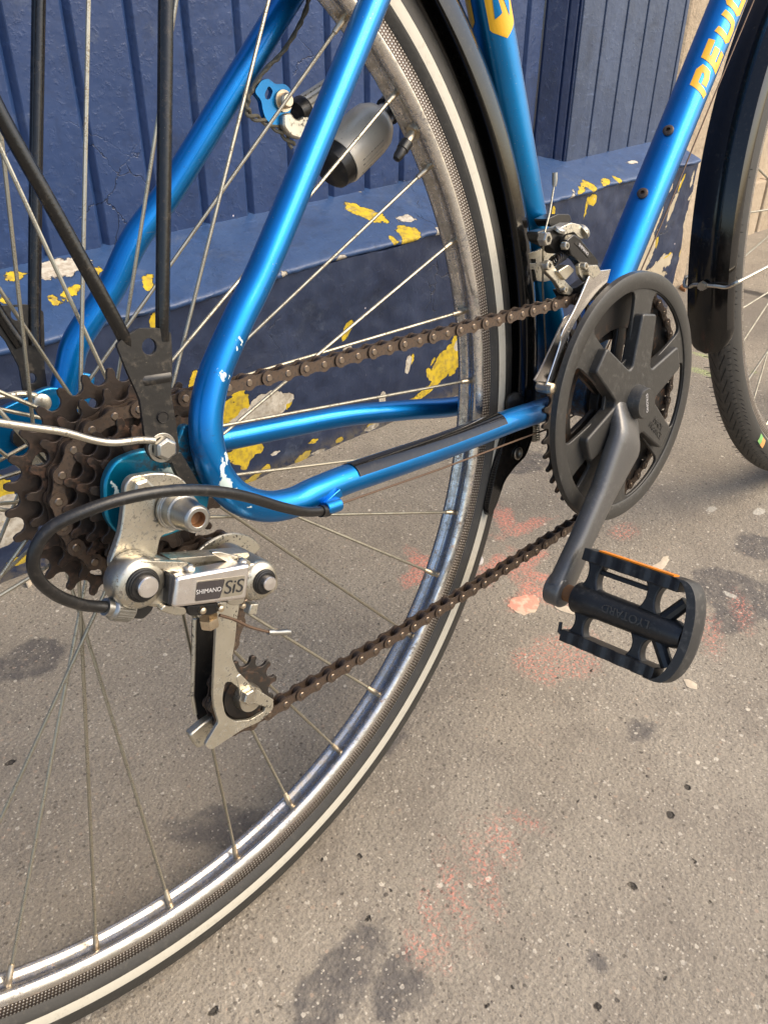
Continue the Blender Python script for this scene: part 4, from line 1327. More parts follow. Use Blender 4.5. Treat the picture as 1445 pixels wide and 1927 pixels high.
# guard disc: outer ring with windows between six ribs
YG = -.0635
def window(a, b, wa, wb, r0, r1, rnd=.010):
    """opening between two arms: straight sides parallel to the arms, arc outside"""
    A, B_ = Vector((math.cos(R(a)), math.sin(R(a)))), Vector((math.cos(R(b)), math.sin(R(b))))
    nA, nB = Vector((-A.y, A.x)), Vector((B_.y, -B_.x))
    g0, g1 = math.asin(wa / r0), math.asin(wb / r0)
    h0, h1 = math.asin(wa * 1.25 / r1), math.asin(wb * 1.25 / r1)
    P = []
    i0_, i1_ = R(a) + g0, R(b) - g1
    if i1_ - i0_ < .05:
        m_ = (i0_ + i1_) / 2; i0_, i1_ = m_ - .025, m_ + .025
    P.append((r0, i0_)); P.append((r1, R(a) + h0))
    arc = [(r1, R(a) + h0 + (R(b) - h1 - R(a) - h0) * k / 12) for k in range(1, 12)]
    pts = [P[0]] + [P[1]] + arc + [(r1, R(b) - h1), (r0, i1_)]
    V_ = [Vector((CH[0] + r_ * math.cos(g_), YG, CH[1] + r_ * math.sin(g_))) for r_, g_ in pts]
    out = []
    L = len(V_)
    for i, p_ in enumerate(V_):
        if i in (1, L - 2, 0, L - 1):
            rr = rnd if i in (1, L - 2) else .004
            a_, c_ = V_[i - 1], V_[(i + 1) % L]
            if i == 1: c_ = V_[4]
            if i == L - 2: a_ = V_[L - 5]
            p0 = p_ + (a_ - p_).normalized() * min(rr, (a_ - p_).length * .48)
            p1 = p_ + (c_ - p_).normalized() * min(rr, (c_ - p_).length * .48)
            for k in range(6):
                t_ = k / 5
                out.append(p0 * (1 - t_) ** 2 + p_ * 2 * t_ * (1 - t_) + p1 * t_ * t_)
        elif i in (2, 3, L - 3, L - 4): continue
        else: out.append(p_)
    return out
hs = [window(a_, a_ + 60, .0114, .0114, .037, .0890) for a_ in (77, 137, 17, -43)]
hs += [window(-103, -43, .0150, .0122, .042, .0885), window(197, 223, .0122, .0080, .066, .0885, .005)]
q = MB().holed(circ3(CH, YG, .1005, 120), hs, (0, .0030, 0))
gd = q.build('chain_guard', M['guard_plastic'], cs_, smooth=40, bevel=.0009, seg=3)
# raised outer rim lip and inner skirt of the guard
q = MB().lathe(Vector((CH[0], 0, CH[1])), YX, [(YG + .001, .0892), (YG - .0010, .0896), (YG - .0016, .0906), (YG - .0016, .1008), (YG - .0010, .1024), (YG + .0036, .1030), (YG + .0036, .1016), (YG + .0024, .1010), (YG + .0024, .0896)], 120, closed=True)
q.build('guard_rim', M['guard_plastic'], gd, smooth=40)
# raised star arms
def arm_outline(a, r0, r1, w0, w1, Y):
    ca, sa = math.cos(R(a)), math.sin(R(a))
    pts = [(r0, -w0), (r1 - .003, -w1), (r1, -w1 + .002), (r1, w1 - .002), (r1 - .003, w1), (r0, w0)]
    return [Vector((CH[0] + ca * x - sa * y, Y, CH[1] + sa * x + ca * y)) for x, y in pts]
star = []
vis_arms = [77, 17, -43, -163, 137]
YST = -.0708
pts = []
for a in sorted(arms):
    ca, sa = math.cos(R(a)), math.sin(R(a))
    def P_(x, y): return Vector((CH[0] + ca * x - sa * y, YST, CH[1] + sa * x + ca * y))
    w0, w1 = .0138, .0108
    rt = .0705 if a != -103 else .046
    pts += [P_(.0290, -w0), P_(rt, -w1), P_(rt, w1), P_(.0290, w0)]
q = MB().prism(rnd_outline(pts, .0035, 4), (0, .0120, 0))
st = q.build('star_cover', M['guard_plastic'], cs_, smooth=40, bevel=.0016, seg=3)
# embossed small print on the lower right arm
def font_mesh(txt, size, mat, name, origin, xdir, ydir, parent, ext=.0002, align='CENTER', bold=0, shear=0):
    cu = bpy.data.curves.new('t', 'FONT'); cu.body = txt; cu.size = size; cu.extrude = ext; cu.align_x = align; cu.align_y = 'CENTER'
    cu.offset = bold; cu.shear = shear
    ob = bpy.data.objects.new('t', cu)
    COL.objects.link(ob)
    dg = bpy.context.evaluated_depsgraph_get()
    me = bpy.data.meshes.new_from_object(ob.evaluated_get(dg))
    bpy.data.objects.remove(ob)
    x, y = Vector(xdir).normalized(), Vector(ydir).normalized()
    z = x.cross(y).normalized(); y = z.cross(x)
    mt = Matrix((x, y, z)).transposed().to_4x4(); mt.translation = origin
    me.transform(mt)
    me.materials.clear(); me.materials.append(mat)
    return link(me, name, parent)
# crank arm: flattened bar from the boss to the pedal eye
CE = at(1052, 1110, -.082)
ce0 = Vector((CH[0], -.0655, CH[1]))
cdv = (CE - ce0); 
q = MB()
vs = []
NS, NC = 30, 20
cd_ = cdv.normalized()
sidev = cd_.cross(YX).normalized()      # in-plane, across the arm
outv = sidev.cross(cd_).normalized()
if outv.y > 0: outv = -outv
for i in range(NS + 1):
    t_ = i / NS
    s_ = t_ * cdv.length
    hw = .0165 - .0050 * min(1, t_ * 1.3) + (.012 * max(0, 1 - t_ * 2.0)) + .0022 * max(0, (t_ - .75) / .25)
    th = .0085 - .001 * t_
    yo = ce0 + cdv * t_; e_ = min(1, t_ / .24); e_ = e_ * e_ * (3 - 2 * e_); yo.y = -.0605 * (1 - e_) - (.0765 + .0055 * t_) * e_
    endf = 1.0
    if t_ > .94: pass
    for k in range(NC):
        a = 2 * PI * k / NC
        cx_ = math.copysign(abs(math.cos(a)) ** .75, math.cos(a)); sy_ = math.copysign(abs(math.sin(a)) ** .62, math.sin(a))
        vs.append(yo + sidev * (hw * cx_) + outv * (th * sy_))
fs = [(i * NC + k, i * NC + (k + 1) % NC, (i + 1) * NC + (k + 1) % NC, (i + 1) * NC + k) for i in range(NS) for k in range(NC)] + [tuple(range(NC)), tuple(NS * NC + k for k in range(NC - 1, -1, -1))]
q.add(vs, fs)
crank = q.build('crank_arm', M['crank_grey'], cs_, smooth=60)
MB().lathe(CE + Vector((0, .0005, 0)), -YX, [(-.0070, 0), (-.0070, .0110), (-.0058, .0130), (.0050, .0130), (.0068, .0118), (.0074, .0100), (.0074, 0)], 36).build('pedal_eye', M['crank_grey'], crank, smooth=50)
cap_c = at(1205, 760, -.0800)
MB().lathe(Vector((CH[0] - .0005, -.0695, CH[1] + .0005)), -YX, [(-.004, .0), (-.004, .0150), (.0040, .0140), (.0060, .0130), (.0092, .0128), (.0108, .0118), (.0112, 0)], 40).build('dust_cap', M['guard_plastic'], cs_, smooth=40)
font_mesh('STRONG', .0042, M['sticker_text'], 'cap_lettering', Vector((CH[0] - .0005, -.0808, CH[1] + .0008)), (.15, 0, -1), (1, 0, .15), cs_, .0001)
a_ = R(-43)
ad_, aw_ = Vector((math.cos(a_), 0, math.sin(a_))), Vector((-math.sin(a_), 0, math.cos(a_)))
for j, (txt, off_) in enumerate((('MADE', .0028), ('FRANCE', -.0035))):
    font_mesh(txt, .0075, M['guard_plastic'], 'moulded_lettering', Vector((CH[0], YST - .0001, CH[1])) + ad_ * .048 + aw_ * off_, ad_, aw_, cs_, .0004)

# ---------------- pedal
ped = bpy.data.objects.new('pedal', None); COL.objects.link(ped); ped.parent = bike; ped.location = (0, 0, HUBZ)
PC = Vector((CE.x, 0, CE.z))
ud = Vector((math.cos(R(63)), 0, math.sin(R(63))))        # towards the upper plate
td = Vector((-math.sin(R(63)), 0, math.cos(R(63))))       # the face turned to the camera
def pp(u, v, y): return PC + ud * u + td * v + Vector((0, y, 0))
def pbox(u0, u1, v0, v1, y0, y1):
    q_ = MB()
    vs_ = [pp(u, v, y) for u in (u0, u1) for v in (v0, v1) for y in (y0, y1)]
    return q_.add(vs_, [(0, 1, 3, 2), (4, 6, 7, 5), (0, 4, 5, 1), (2, 3, 7, 6), (0, 2, 6, 4), (1, 5, 7, 3)])
MB().lathe(PC, YX, [(-.186, 0), (-.186, .0085), (-.180, .0100), (-.166, .0105), (-.160, .0105), (-.120, .0110), (-.116, .0118), (-.100, .0122), (-.0985, .0115), (-.0985, .0)], 32).build('pedal_barrel', M['pedal'], ped, smooth=40)
MB().lathe(PC, YX, [(-.0990, 0), (-.0990, .0068), (-.0880, .0068), (-.0880, 0)], 24).build('pedal_spindle', M['rustbolt'], ped)
# plates with scalloped grip edge
def grip(sign):
    q_ = MB()
    out = []
    y0, y1, n_ = -.0985, -.1760, 40
    for i in range(n_ + 1):
        y = y0 + (y1 - y0) * i / n_
        sc = .0010 * (1 if (i // 4) % 2 else 0) if 4 < i < n_ - 2 else 0
        out.append((y, .0095 - sc))
    for i in range(n_, -1, -1):
        y = y0 + (y1 - y0) * i / n_
        out.append((y, -.0080))
    u0, u1 = (.0295, .0390) if sign > 0 else (.0260, .0350)
    P = [pp(sign * u0, v, y) for y, v in out]
    q_.prism(P, ud * (sign * (u1 - u0)))
    return q_
up_plate = grip(1).build('grip_plate', M['pedal'], ped, bevel=.0007)
lo_plate = grip(-1).build('grip_plate', M['pedal'], ped, bevel=.0007)
pbox(.0392, .0403, -.0010, .0084, -.110, -.170).build('reflector', M['orange'], up_plate)
# webs
def web(y, w, s_, flare=.004):
    """spoke of the cage, waisted in the middle and flared where it meets barrel and plate"""
    q_ = MB()
    a_, b_ = (.0090, .0310) if s_ > 0 else (-.0090, -.0275)
    n_ = 8
    L1, L2 = [], []
    for i in range(n_ + 1):
        k = i / n_
        hw_ = w / 2 + flare * (abs(2 * k - 1)) ** 2.2
        u_ = a_ + (b_ - a_) * k
        L1.append((u_, y - hw_)); L2.append((u_, y + hw_))
    P_ = [pp(u_, -.0050, yy) for u_, yy in L1 + L2[::-1]]
    return q_.prism(P_, td * .0105)
for y, w in ((-.1090, .0085), (-.1570, .0075)):
    for s_ in (1, -1):
        web(y, w, s_).build('cage_web', M['pedal'], ped, bevel=.0012)
pbox(.0225, .0260, -.002, .003, -.112, -.152).build('inner_rib', M['pedal'], ped, bevel=.0006)
# curved end piece
vs, n_ = [], 22
prof_o = []
for i in range(n_ + 1):
    a = R(-96 + 192 * i / n_)
    u = (.0390 if a > 0 else .0350) * math.sin(a) / math.sin(R(96)); y = -.170 - .0185 * max(0, math.cos(a)) ** .75 - .001
    for (dy, v) in ((.0015, .0105), (-.0050, .0100), (-.0068, 0), (-.0050, -.0085), (.0015, -.0090), (.0030, 0)):
        vs.append(pp(u * (1 if dy == 0 else 1.0), v, y + dy))
fs = [(i * 6 + k, i * 6 + (k + 1) % 6, (i + 1) * 6 + (k + 1) % 6, (i + 1) * 6 + k) for i in range(n_) for k in range(6)] + [tuple(range(6)), tuple(n_ * 6 + k for k in range(5, -1, -1))]
MB().add(vs, fs).build('end_bow', M['pedal_end'], ped, smooth=50, bevel=.0006)
for s_ in (1, -1):
    a = MB().tube([pp(s_ * .006, 0, -.168), pp(s_ * .024, 0, -.181)], [.0052, .0048], 10).build('diagonal_strut', M['pedal'], ped)
# toe hook on the lower plate
MB().tube([pp(-.031, .004, -.100), pp(-.029, .006, -.0955), pp(-.022, .006, -.0945)], [.0022, .0018, .0014], 8).build('hook', M['pedal'], lo_plate)
font_mesh('LYOTARD', .0085, M['emboss'], 'pedal_lettering', pp(.0015, .0108, -.145), (0, 1, 0), -ud, ped, .0003)

# ---------------- rear derailleur
der = bpy.data.objects.new('rear_derailleur', None); COL.objects.link(der); der.parent = bike; der.location = (0, 0, HUBZ)
def dpart(mb, name, mat, parent=None, **k): return mb.build(name, mat, der if parent is None else parent, **k)
# claw hanger
q = plate([(236, 912), (248, 897), (290, 889), (330, 892), (352, 908), (362, 935), (352, 985), (325, 1003), (303, 1008), (294, 1055), (300, 1075), (212, 1080), (207, 1060), (228, 1000), (234, 950)], -.0770, .0045, .0035)
dpart(q, 'claw_hanger', M['alloy'], bevel=.0014, seg=3)
dpart(MB().lathe(at(266, 920, -.0770), -YX, [(-.001, 0), (-.001, .0052), (.0022, .0052), (.0030, .0040), (.0030, .0018), (.0015, .0016), (.0015, 0)], 6), 'claw_screw', M['alloy'])
# B knuckle body
bk = at(276, 1106, -.0940)
dpart(MB().lathe(Vector((bk.x, 0, bk.z)), YX, [(-.0900, 0), (-.0900, .0104), (-.0886, .0120), (-.0860, .0128), (-.0785, .0130), (-.0775, .0122), (-.0775, 0)], 40), 'upper_knuckle', M['alloy'], smooth=50)
q = plate([(262, 1052), (300, 1050), (330, 1062), (352, 1070), (352, 1092), (322, 1100), (322, 1140), (300, 1146), (262, 1140)], -.0880, .0140, .003)
dpart(q, 'knuckle_arm', M['alloy'], bevel=.002, seg=3)
def capset(c, rb_, rs, y0):
    dpart(MB().lathe(Vector((c.x, 0, c.z)), YX, [(y0, 0), (y0 - .0010, rb_), (y0 - .0018, rb_ * .98), (y0 - .0020, rb_ * .90), (y0 - .0026, rb_ * .88), (y0 - .0028, rb_ * .80), (y0 - .0033, rb_ * .78), (y0 - .0034, 0)], 36), 'rubber_ring', M['rubber'], smooth=25)
    dpart(MB().lathe(Vector((c.x + .0008, 0, c.z - .0002)), YX, [(y0 - .004, 0), (y0 - .003, rs), (y0 - .0048, rs), (y0 - .0054, rs * .92), (y0 - .0056, 0)], 28), 'pivot_cap', M['polish'], smooth=25)
capset(bk, .0082, .0050, -.0893)
# P knuckle
pk = at(505, 1099, -.0940)
dpart(MB().lathe(Vector((pk.x - .001, 0, pk.z)), YX, [(-.0900, 0), (-.0900, .0085), (-.0885, .0102), (-.0860, .0110), (-.0560, .0112), (-.0560, 0)], 36), 'lower_knuckle', M['alloy'], smooth=50)
q = plate([(468, 1060), (505, 1062), (522, 1075), (525, 1108), (505, 1122), (464, 1130)], -.0880, .022, .003)
dpart(q, 'knuckle_arm', M['alloy'], bevel=.0018, seg=3)
capset(pk, .0068, .0037, -.0893)
# parallelogram outer plate
q = plate([(333, 1087), (472, 1062), (464, 1128), (326, 1145)], -.0960, .0100, .002)
opl = dpart(q, 'outer_link_plate', M['polish'], bevel=.0016, seg=3)
q = plate([(320, 1080), (338, 1086), (330, 1143), (316, 1138)], -.0930, .012, .001)
dpart(q, 'spring_housing', M['ink'], bevel=.0005)
q = plate([(318, 1052), (345, 1050), (468, 1040), (470, 1050), (345, 1062)], -.0780, .010, .001)
dpart(q, 'inner_link_plate', M['alloy_dirty'], bevel=.0006)
dpart(plate([(262, 1056), (350, 1058), (368, 1068), (366, 1078), (330, 1076), (300, 1070)], -.0900, .0030, .002), 'top_lug', M['alloy'], bevel=.0006)
dpart(plate([(396, 1040), (412, 1038), (460, 1050), (473, 1058), (470, 1068), (450, 1070), (420, 1054)], -.0880, .0030, .002), 'top_lug', M['alloy'], bevel=.0006)
dpart(plate([(310, 1138), (350, 1144), (352, 1156), (335, 1160), (300, 1150)], -.0910, .004, .002), 'bottom_lug', M['alloy'], bevel=.0006)
dpart(plate([(428, 1130), (462, 1124), (458, 1136), (444, 1140), (430, 1138)], -.0890, .004, .002), 'bottom_lug', M['alloy'], bevel=.0006)
for c in ((354, 1068), (455, 1058)):
    dpart(MB().lathe(at(c[0], c[1], -.0905), Vector((0, -.4, .9)), [(0, .0026), (.0008, .0024), (.0013, .0015), (.0014, 0)], 16), 'rivet', M['bolt'])
# printed label
lab = rnd_outline([at(x, y, -.0962) for x, y in [(371, 1096), (424, 1090), (414, 1126), (367, 1132)]], .0010)
dpart(MB().prism(lab, (0, .0003, 0)), 'dark_label', M['sticker_dark'], opl)
lab = rnd_outline([at(x, y, -.0961) for x, y in [(370, 1094), (462, 1083), (456, 1119), (366, 1133)]], .0012)
dpart(MB().prism(lab, (0, .0003, 0)), 'silver_label', M['alloy'], opl)
tdx = (at(456, 1101, -.0963) - at(371, 1113, -.0963))
tdy = (at(389, 1096, -.0963) - at(386, 1130, -.0963))
font_mesh('SHIMANO', .0031, M['sticker_text'], 'label_lettering', at(393, 1112, -.0965), tdx, tdy, opl, .0001)
font_mesh('SiS', .0098, M['ink'], 'label_lettering', at(440, 1105, -.09632), tdx, tdy, opl, .0001, shear=.1)
# cable clamp and adjuster screws beneath
q = plate([(352, 1140), (412, 1134), (412, 1152), (400, 1158), (358, 1160), (351, 1152)], -.0880, .012, .002)
dpart(q, 'clamp_block', M['rubber'], bevel=.0008)
for c in ((381, 1149), (415, 1145)):
    dpart(MB().lathe(at(c[0], c[1], -.0890), -YX, [(-.001, 0), (-.001, .0019), (.0010, .0017), (.0016, .0008), (.0016, 0)], 14), 'limit_screw', M['nipple'])
dpart(MB().lathe(at(393, 1165, -.083), Vector((0, 0, -1)), [(-.001, .0050), (.0035, .0050), (.0045, .0042), (.0045, 0)], 6), 'clamp_nut', M['nipple'])
dpart(MB().box(at(472, 1144, -.080), .0052, .0055, .0060, Matrix.Rotation(R(25), 3, 'Y')), 'spring_stop', M['alloy_dirty'], bevel=.0006)
dpart(MB().lathe(at(457, 1140, -.083), -YX, [(-.001, 0), (-.001, .0018), (.001, .0014), (.0014, 0)], 12), 'limit_screw', M['nipple'])
# frayed cable tail with crimp
dpart(MB().tube(smooth_path([at(x, y, Y) for x, y, Y in [(413, 1158, -.086), (440, 1166, -.086), (470, 1180, -.086), (507, 1190, -.086)]], 6), .0008, 8), 'cable_tail', M['cable'])
dpart(MB().tube([at(505, 1190, -.086), at(512, 1190.5, -.086), (at(520, 1191, -.086)), at(537, 1190, -.086), at(545, 1190, -.086)], [.0013, .0018, .0015, .0018, .0015], 12), 'cable_crimp', M['barrel'])
# cage
def hole(px, Y, r_=.001): return rnd_outline([at(x, y, Y) for x, y in px], r_, 4)
YO, YI = -.0555, -.0345
q = MB().holed(rnd_outline([at(x, y, YO) for x, y in [(408, 1135), (452, 1133), (446, 1165), (443, 1200), (437, 1240), (446, 1262), (462, 1282), (478, 1298), (515, 1320), (514, 1335), (490, 1358), (455, 1374), (428, 1392), (398, 1412), (385, 1404), (404, 1372), (412, 1360), (404, 1335), (401, 1310), (404, 1240), (407, 1180)]], .0022, 4),
               [hole([(424, 1284), (435, 1283), (455, 1300), (500, 1330), (497, 1340), (470, 1356), (440, 1358), (424, 1346), (418, 1315)], YO, .003)], (0, .0022, 0))
oc = dpart(q, 'outer_cage_plate', M['alloy_dirty'], bevel=.0008)
q = plate([(372, 1158), (412, 1155), (415, 1200), (400, 1330), (402, 1350), (392, 1384), (362, 1392), (366, 1372), (372, 1340), (366, 1310), (370, 1240)], -.0370, .0016, .002)
q = MB().prism(rnd_outline([at(x, y, YI) for x, y in [(363, 1165), (412, 1160), (440, 1200), (440, 1260), (470, 1300), (440, 1370), (400, 1390), (375, 1360), (364, 1330), (361, 1250)]], .002), (0, .0016, 0))
ic = dpart(q, 'inner_cage_plate', M['black_dirty'], bevel=.0005)
dpart(MB().tube([at(366, 1165, -.038), at(364, 1250, -.038), at(362, 1310, -.038), at(368, 1345, -.038)], .0012, 8), 'cage_edge', M['alloy_dirty'])
q = MB().prism(rnd_outline([at(x, y, -.0440) for x, y in [(357, 1384), (383, 1362), (402, 1350), (412, 1362), (398, 1385), (385, 1405), (372, 1410)]], .002), (0, .006, 0))
dpart(q, 'cage_foot', M['alloy_dirty'], bevel=.001)
# crescent of the inner cage above the guide pulley
cc_ = []
G = Vector((GU[0], 0, GU[1]))
for k in range(17):
    a = R(18 + 150 * k / 16); cc_.append((GU[0] + .0275 * math.cos(a), GU[1] + .0262 * math.sin(a)))
for k in range(17):
    a = R(168 - 150 * k / 16); cc_.append((GU[0] + .0180 * math.cos(a), GU[1] + .0150 * math.sin(a)))
dpart(MB().prism([Vector((x, -.0500, z)) for x, z in cc_], (0, .0022, 0)), 'cage_crescent', M['alloy_dirty'], bevel=.0008)
for c, n_ in ((GU, 'guide_pulley'), (TE, 'tension_pulley')):
    Y = YS['gu'] if c is GU else YS['te']
    q = MB().holed(gear_outline(c, Y - .0012, 11, .0185, .0242, phase=.2), [circ3(c, Y - .0012, .0065, 20)], (0, .0024, 0))
    pu = dpart(q, n_, M['ring'], bevel=.0003, seg=1)
    MB().lathe(Vector((c[0], 0, c[1])), YX, [(Y - .0012, .015), (Y - .0024, .0145), (Y - .0024, .0085), (Y - .0012, .008)], 32).build('hub_face', M['ring'], pu)
tcn = at(464, 1308, YO)
dpart(MB().lathe(Vector((TE[0], 0, TE[1])), YX, [(-.053, .0), (-.053, .0078), (-.0505, .0084), (-.046, .0084), (-.046, 0)], 28), 'pulley_washer', M['alloy'])
dpart(plate([(444, 1275), (452, 1268), (475, 1292), (516, 1318), (508, 1334), (470, 1322), (452, 1312), (450, 1296)], YO - .0004, .0018, .001), 'cage_bridge', M['alloy_dirty'], bevel=.0005)
dpart(MB().lathe(Vector((tcn.x, 0, tcn.z)), YX, [(YO - .0005, 0), (YO - .0005, .0060), (YO - .0012, .0060), (YO - .0012, .0050), (YO - .0042, .0048), (YO - .0048, .0042), (YO - .0048, 0)], 6), 'pulley_bolt', M['alloy'], smooth=20)
# barrel adjuster and cable housing
ad = (at(262, 1149, -.082) - at(205, 1143, -.084)).normalized()
a0_ = at(197, 1142, -.083)
q = MB().lathe(a0_, ad, [(0, 0), (0, .0040), (.0028, .0042), (.0034, .0052), (.0040, .0056), (.0135, .0056), (.0140, .0040), (.020, .0030), (.020, 0)], 28)
dpart(q, 'barrel_adjuster', M['barrel'], smooth=30)
q = MB()
for k in range(28):
    a = 2 * PI * k / 28
    u = ad.orthogonal().normalized(); w = ad.cross(u)
    rd = u * math.cos(a) + w * math.sin(a)
    q.tube([a0_ + ad * .0045 + rd * .0056, a0_ + ad * .0130 + rd * .0056], .00035, 4)
kn = dpart(q, 'knurling', M['barrel']); kn['kind'] = 'stuff'
q = plate([(243, 1138), (290, 1140), (286, 1150), (270, 1166), (248, 1164), (240, 1152)], -.0860, .009, .002)
dpart(q, 'adjuster_boss', M['rubber'], bevel=.0015)
hp_ = [(197, 1142, -.083), (175, 1141, -.0835), (150, 1137, -.085), (110, 1122, -.088), (75, 1094, -.091), (62, 1060, -.093), (72, 1022, -.0945), (98, 992, -.096), (145, 968, -.098), (215, 943, -.100), (290, 927, -.101), (350, 922, -.100), (410, 925, -.098), (465, 935, -.094), (530, 954, -.088), (575, 963, -.083), (612, 961, -.079)]
part(MB().tube(smooth_path([at(x, y, Y) for x, y, Y in hp_], 8), .0027, 16), 'cable_housing', M['rubber'])
part(MB().tube([at(603, 962, -.080), at(616, 961, -.0785)], .0034, 14), 'housing_ferrule', M['rubber'])
part(MB().tube([at(628, 952, -.077), at(830, 882, -.060), at(995, 820, -.042), at(1045, 802, -.036), BBc + Vector((0, -.012, -.021))], .0007, 8), 'shift_cable', M['cable'])
part(MB().tube([at(1440, -60, -.010), at(1418, 0, -.010), at(1345, 176, -.010), at(1281, 332, -.010), at(1256, 394, -.010), BBc + Vector((.01, -.010, -.021))], .0007, 8), 'shift_cable', M['cable'])

# ---------------- front derailleur
fd = bpy.data.objects.new('front_derailleur', None); COL.objects.link(fd); fd.parent = bike; fd.location = (0, 0, HUBZ)
def fpart(mb, name, mat, parent=None, **k): return mb.build(name, mat, fd if parent is None else parent, **k)
# clamp band
bcen = ST0 + std * (.115 - .004)
bs = (at(1005, 508, -.012) - ST0).dot(std)
fpart(MB().lathe(ST0 + std * bs, std, [(-.0075, .0145), (-.0075, .0158), (.0075, .0158), (.0075, .0145)], 40, closed=True), 'clamp_band', M['alloy'], bevel=.0003)
q = MB().holed(rnd_outline([at(x, y, -.021) for x, y in [(988, 478), (1010, 472), (1022, 466), (1040, 470), (1044, 500), (1042, 525), (1025, 530), (1010, 528), (1006, 506), (990, 508)]], .002), [hole([(993, 487), (1008, 487), (1008, 495), (993, 495)], -.021)], (0, .0025, 0))
fpart(q, 'clamp_lug', M['alloy'], bevel=.0006)
# body links
fpart(plate([(1010, 436), (1030, 430), (1052, 432), (1072, 442), (1084, 455), (1070, 475), (1050, 478), (1032, 462), (1015, 455)], -.042, .010, .003), 'upper_body', M['black_dirty'], bevel=.0012)
o_ = plate([(1066, 452), (1080, 440), (1092, 448), (1128, 492), (1124, 503), (1100, 508), (1088, 490), (1075, 480)], -.052, .007, .002)
ol_ = fpart(o_, 'outer_link_arm', M['black'], bevel=.0010)
fpart(plate([(1081, 457), (1087, 451), (1114, 480), (1108, 486)], -.0524, .0006, .0008), 'label_frame', M['black_dirty'], ol_)
font_mesh('SHIMANO', .0034, M['sticker_text'], 'label_lettering', at(1098, 469, -.0528), at(1112, 485, -.0527) - at(1084, 454, -.0527), at(1104, 464, -.0527) - at(1094, 474, -.0527), ol_, .0001)
for i, (pts_, Y, th, mat) in enumerate([
        ([(1050, 430), (1075, 418), (1092, 422), (1100, 436), (1098, 450), (1088, 446), (1080, 436), (1060, 442)], -.046, .010, 'alloy_dirty'),
        ([(1028, 412), (1050, 402), (1072, 402), (1076, 416), (1058, 424), (1036, 426)], -.030, .012, 'black_dirty'),
        ([(1022, 495), (1036, 488), (1044, 502), (1055, 518), (1080, 545), (1072, 556), (1058, 552), (1046, 530), (1028, 512)], -.048, .004, 'alloy_dirty'),
        ([(1050, 510), (1070, 497), (1082, 508), (1064, 528)], -.051, .008, 'alloy'),
        ([(1055, 545), (1085, 540), (1115, 518), (1120, 530), (1105, 552), (1088, 572), (1068, 568)], -.046, .008, 'black_dirty'),
        ([(1088, 497), (1102, 492), (1112, 505), (1110, 520), (1118, 530), (1100, 530), (1090, 515)], -.054, .003, 'alloy_dirty')]):
    fpart(plate(pts_, Y, th, .002), ('clamp_hook', 'rear_lug', 'inner_link_arm', 'return_block', 'cage_mount', 'pivot_lug')[i], M[mat], bevel=.0008)
q = MB()
sp_ = []
for k in range(60):
    a = k / 60 * 2 * PI * 6
    c_ = at(1040, 492, -.044).lerp(at(1062, 478, -.044), k / 59)
    sp_.append(c_ + Vector((.0035 * math.cos(a) * .6, .0038 * math.sin(a), .0035 * math.cos(a))))
fpart(MB().tube(sp_, .0007, 6), 'return_spring', M['ring'])
def scr(px, py, Y, r_, mat='bolt', seg=20, ax=-YX, h=.003):
    c_ = at(px, py, Y)
    fpart(MB().lathe(c_, ax, [(-.001, 0), (-.001, r_), (h * .8, r_), (h, r_ * .85), (h, r_ * .5), (h * .55, r_ * .42), (h * .55, 0)], seg), 'pivot_screw', M[mat], smooth=25)
scr(1021, 449, -.052, .0048, 'bolt', 6, h=.005)
scr(1061, 462, -.053, .0028, 'bolt')
scr(1028, 499, -.0530, .0032, 'alloy')
scr(1097, 500, -.0575, .0026, 'alloy')
scr(1059, 544, -.051, .0022, 'alloy')
fpart(MB().lathe(at(1095, 437, -.044), Vector((.7, -.3, .5)), [(0, 0), (0, .0062), (.002, .0060), (.0035, .0045), (.0035, 0)], 24), 'clamp_bolt', M['alloy'])
fpart(MB().lathe(at(1052, 433, -.044), Vector((.1, -.5, .8)), [(0, 0), (0, .0045), (.0018, .0040), (.0026, .002), (.0026, 0)], 20), 'clamp_bolt', M['bolt'])
# cage: two bent chromed plates bowed over the chain
def ribbon(px_a, px_b, Y0, Y1, th, name, mat):
    A = smooth_path([at(x, y, Y) for (x, y), Y in zip(px_a, Y0)], 6)
    B_ = smooth_path([at(x, y, Y) for (x, y), Y in zip(px_b, Y1)], 6)
    vs_ = []
    for a, b in zip(A, B_):
        vs_ += [a, b, b + Vector((0, th, 0)), a + Vector((0, th, 0))]
    n__ = len(A)
    fs_ = [(i * 4 + k, i * 4 + (k + 1) % 4, (i + 1) * 4 + (k + 1) % 4, (i + 1) * 4 + k) for i in range(n__ - 1) for k in range(4)] + [(0, 1, 2, 3), tuple((n__ - 1) * 4 + k for k in (3, 2, 1, 0))]
    return fpart(MB().add(vs_, fs_), name, M[mat], smooth=40, bevel=.0005)
yo_ = [-.0575, -.058, -.0585, -.0585, -.058, -.0575]
ribbon([(1112, 510), (1104, 530), (1082, 580), (1058, 625), (1053, 650), (1028, 725)], [(1150, 506), (1136, 545), (1100, 580), (1073, 625), (1067, 650), (1042, 725)], yo_, yo_, .0014, 'cage_outer_plate', 'chrome')
yi_ = [-.044, -.044, -.044, -.0445, -.045, -.0455]
ribbon([(1078, 588), (1062, 600), (1045, 635), (1033, 662), (1020, 690), (1006, 715)], [(1100, 575), (1080, 600), (1060, 635), (1048, 665), (1036, 700), (1022, 730)], yi_, yi_, .0014, 'cage_inner_plate', 'polish')
fpart(plate([(1106, 500), (1124, 498), (1132, 512), (1118, 524), (1108, 518)], -.058, .010, .001), 'cage_bridge', M['alloy'], bevel=.0006)
fpart(MB().cyl(at(1014, 727, -.045), at(1037, 731, -.057), .0042, 18), 'cage_spacer', M['alloy'], bevel=.0004)
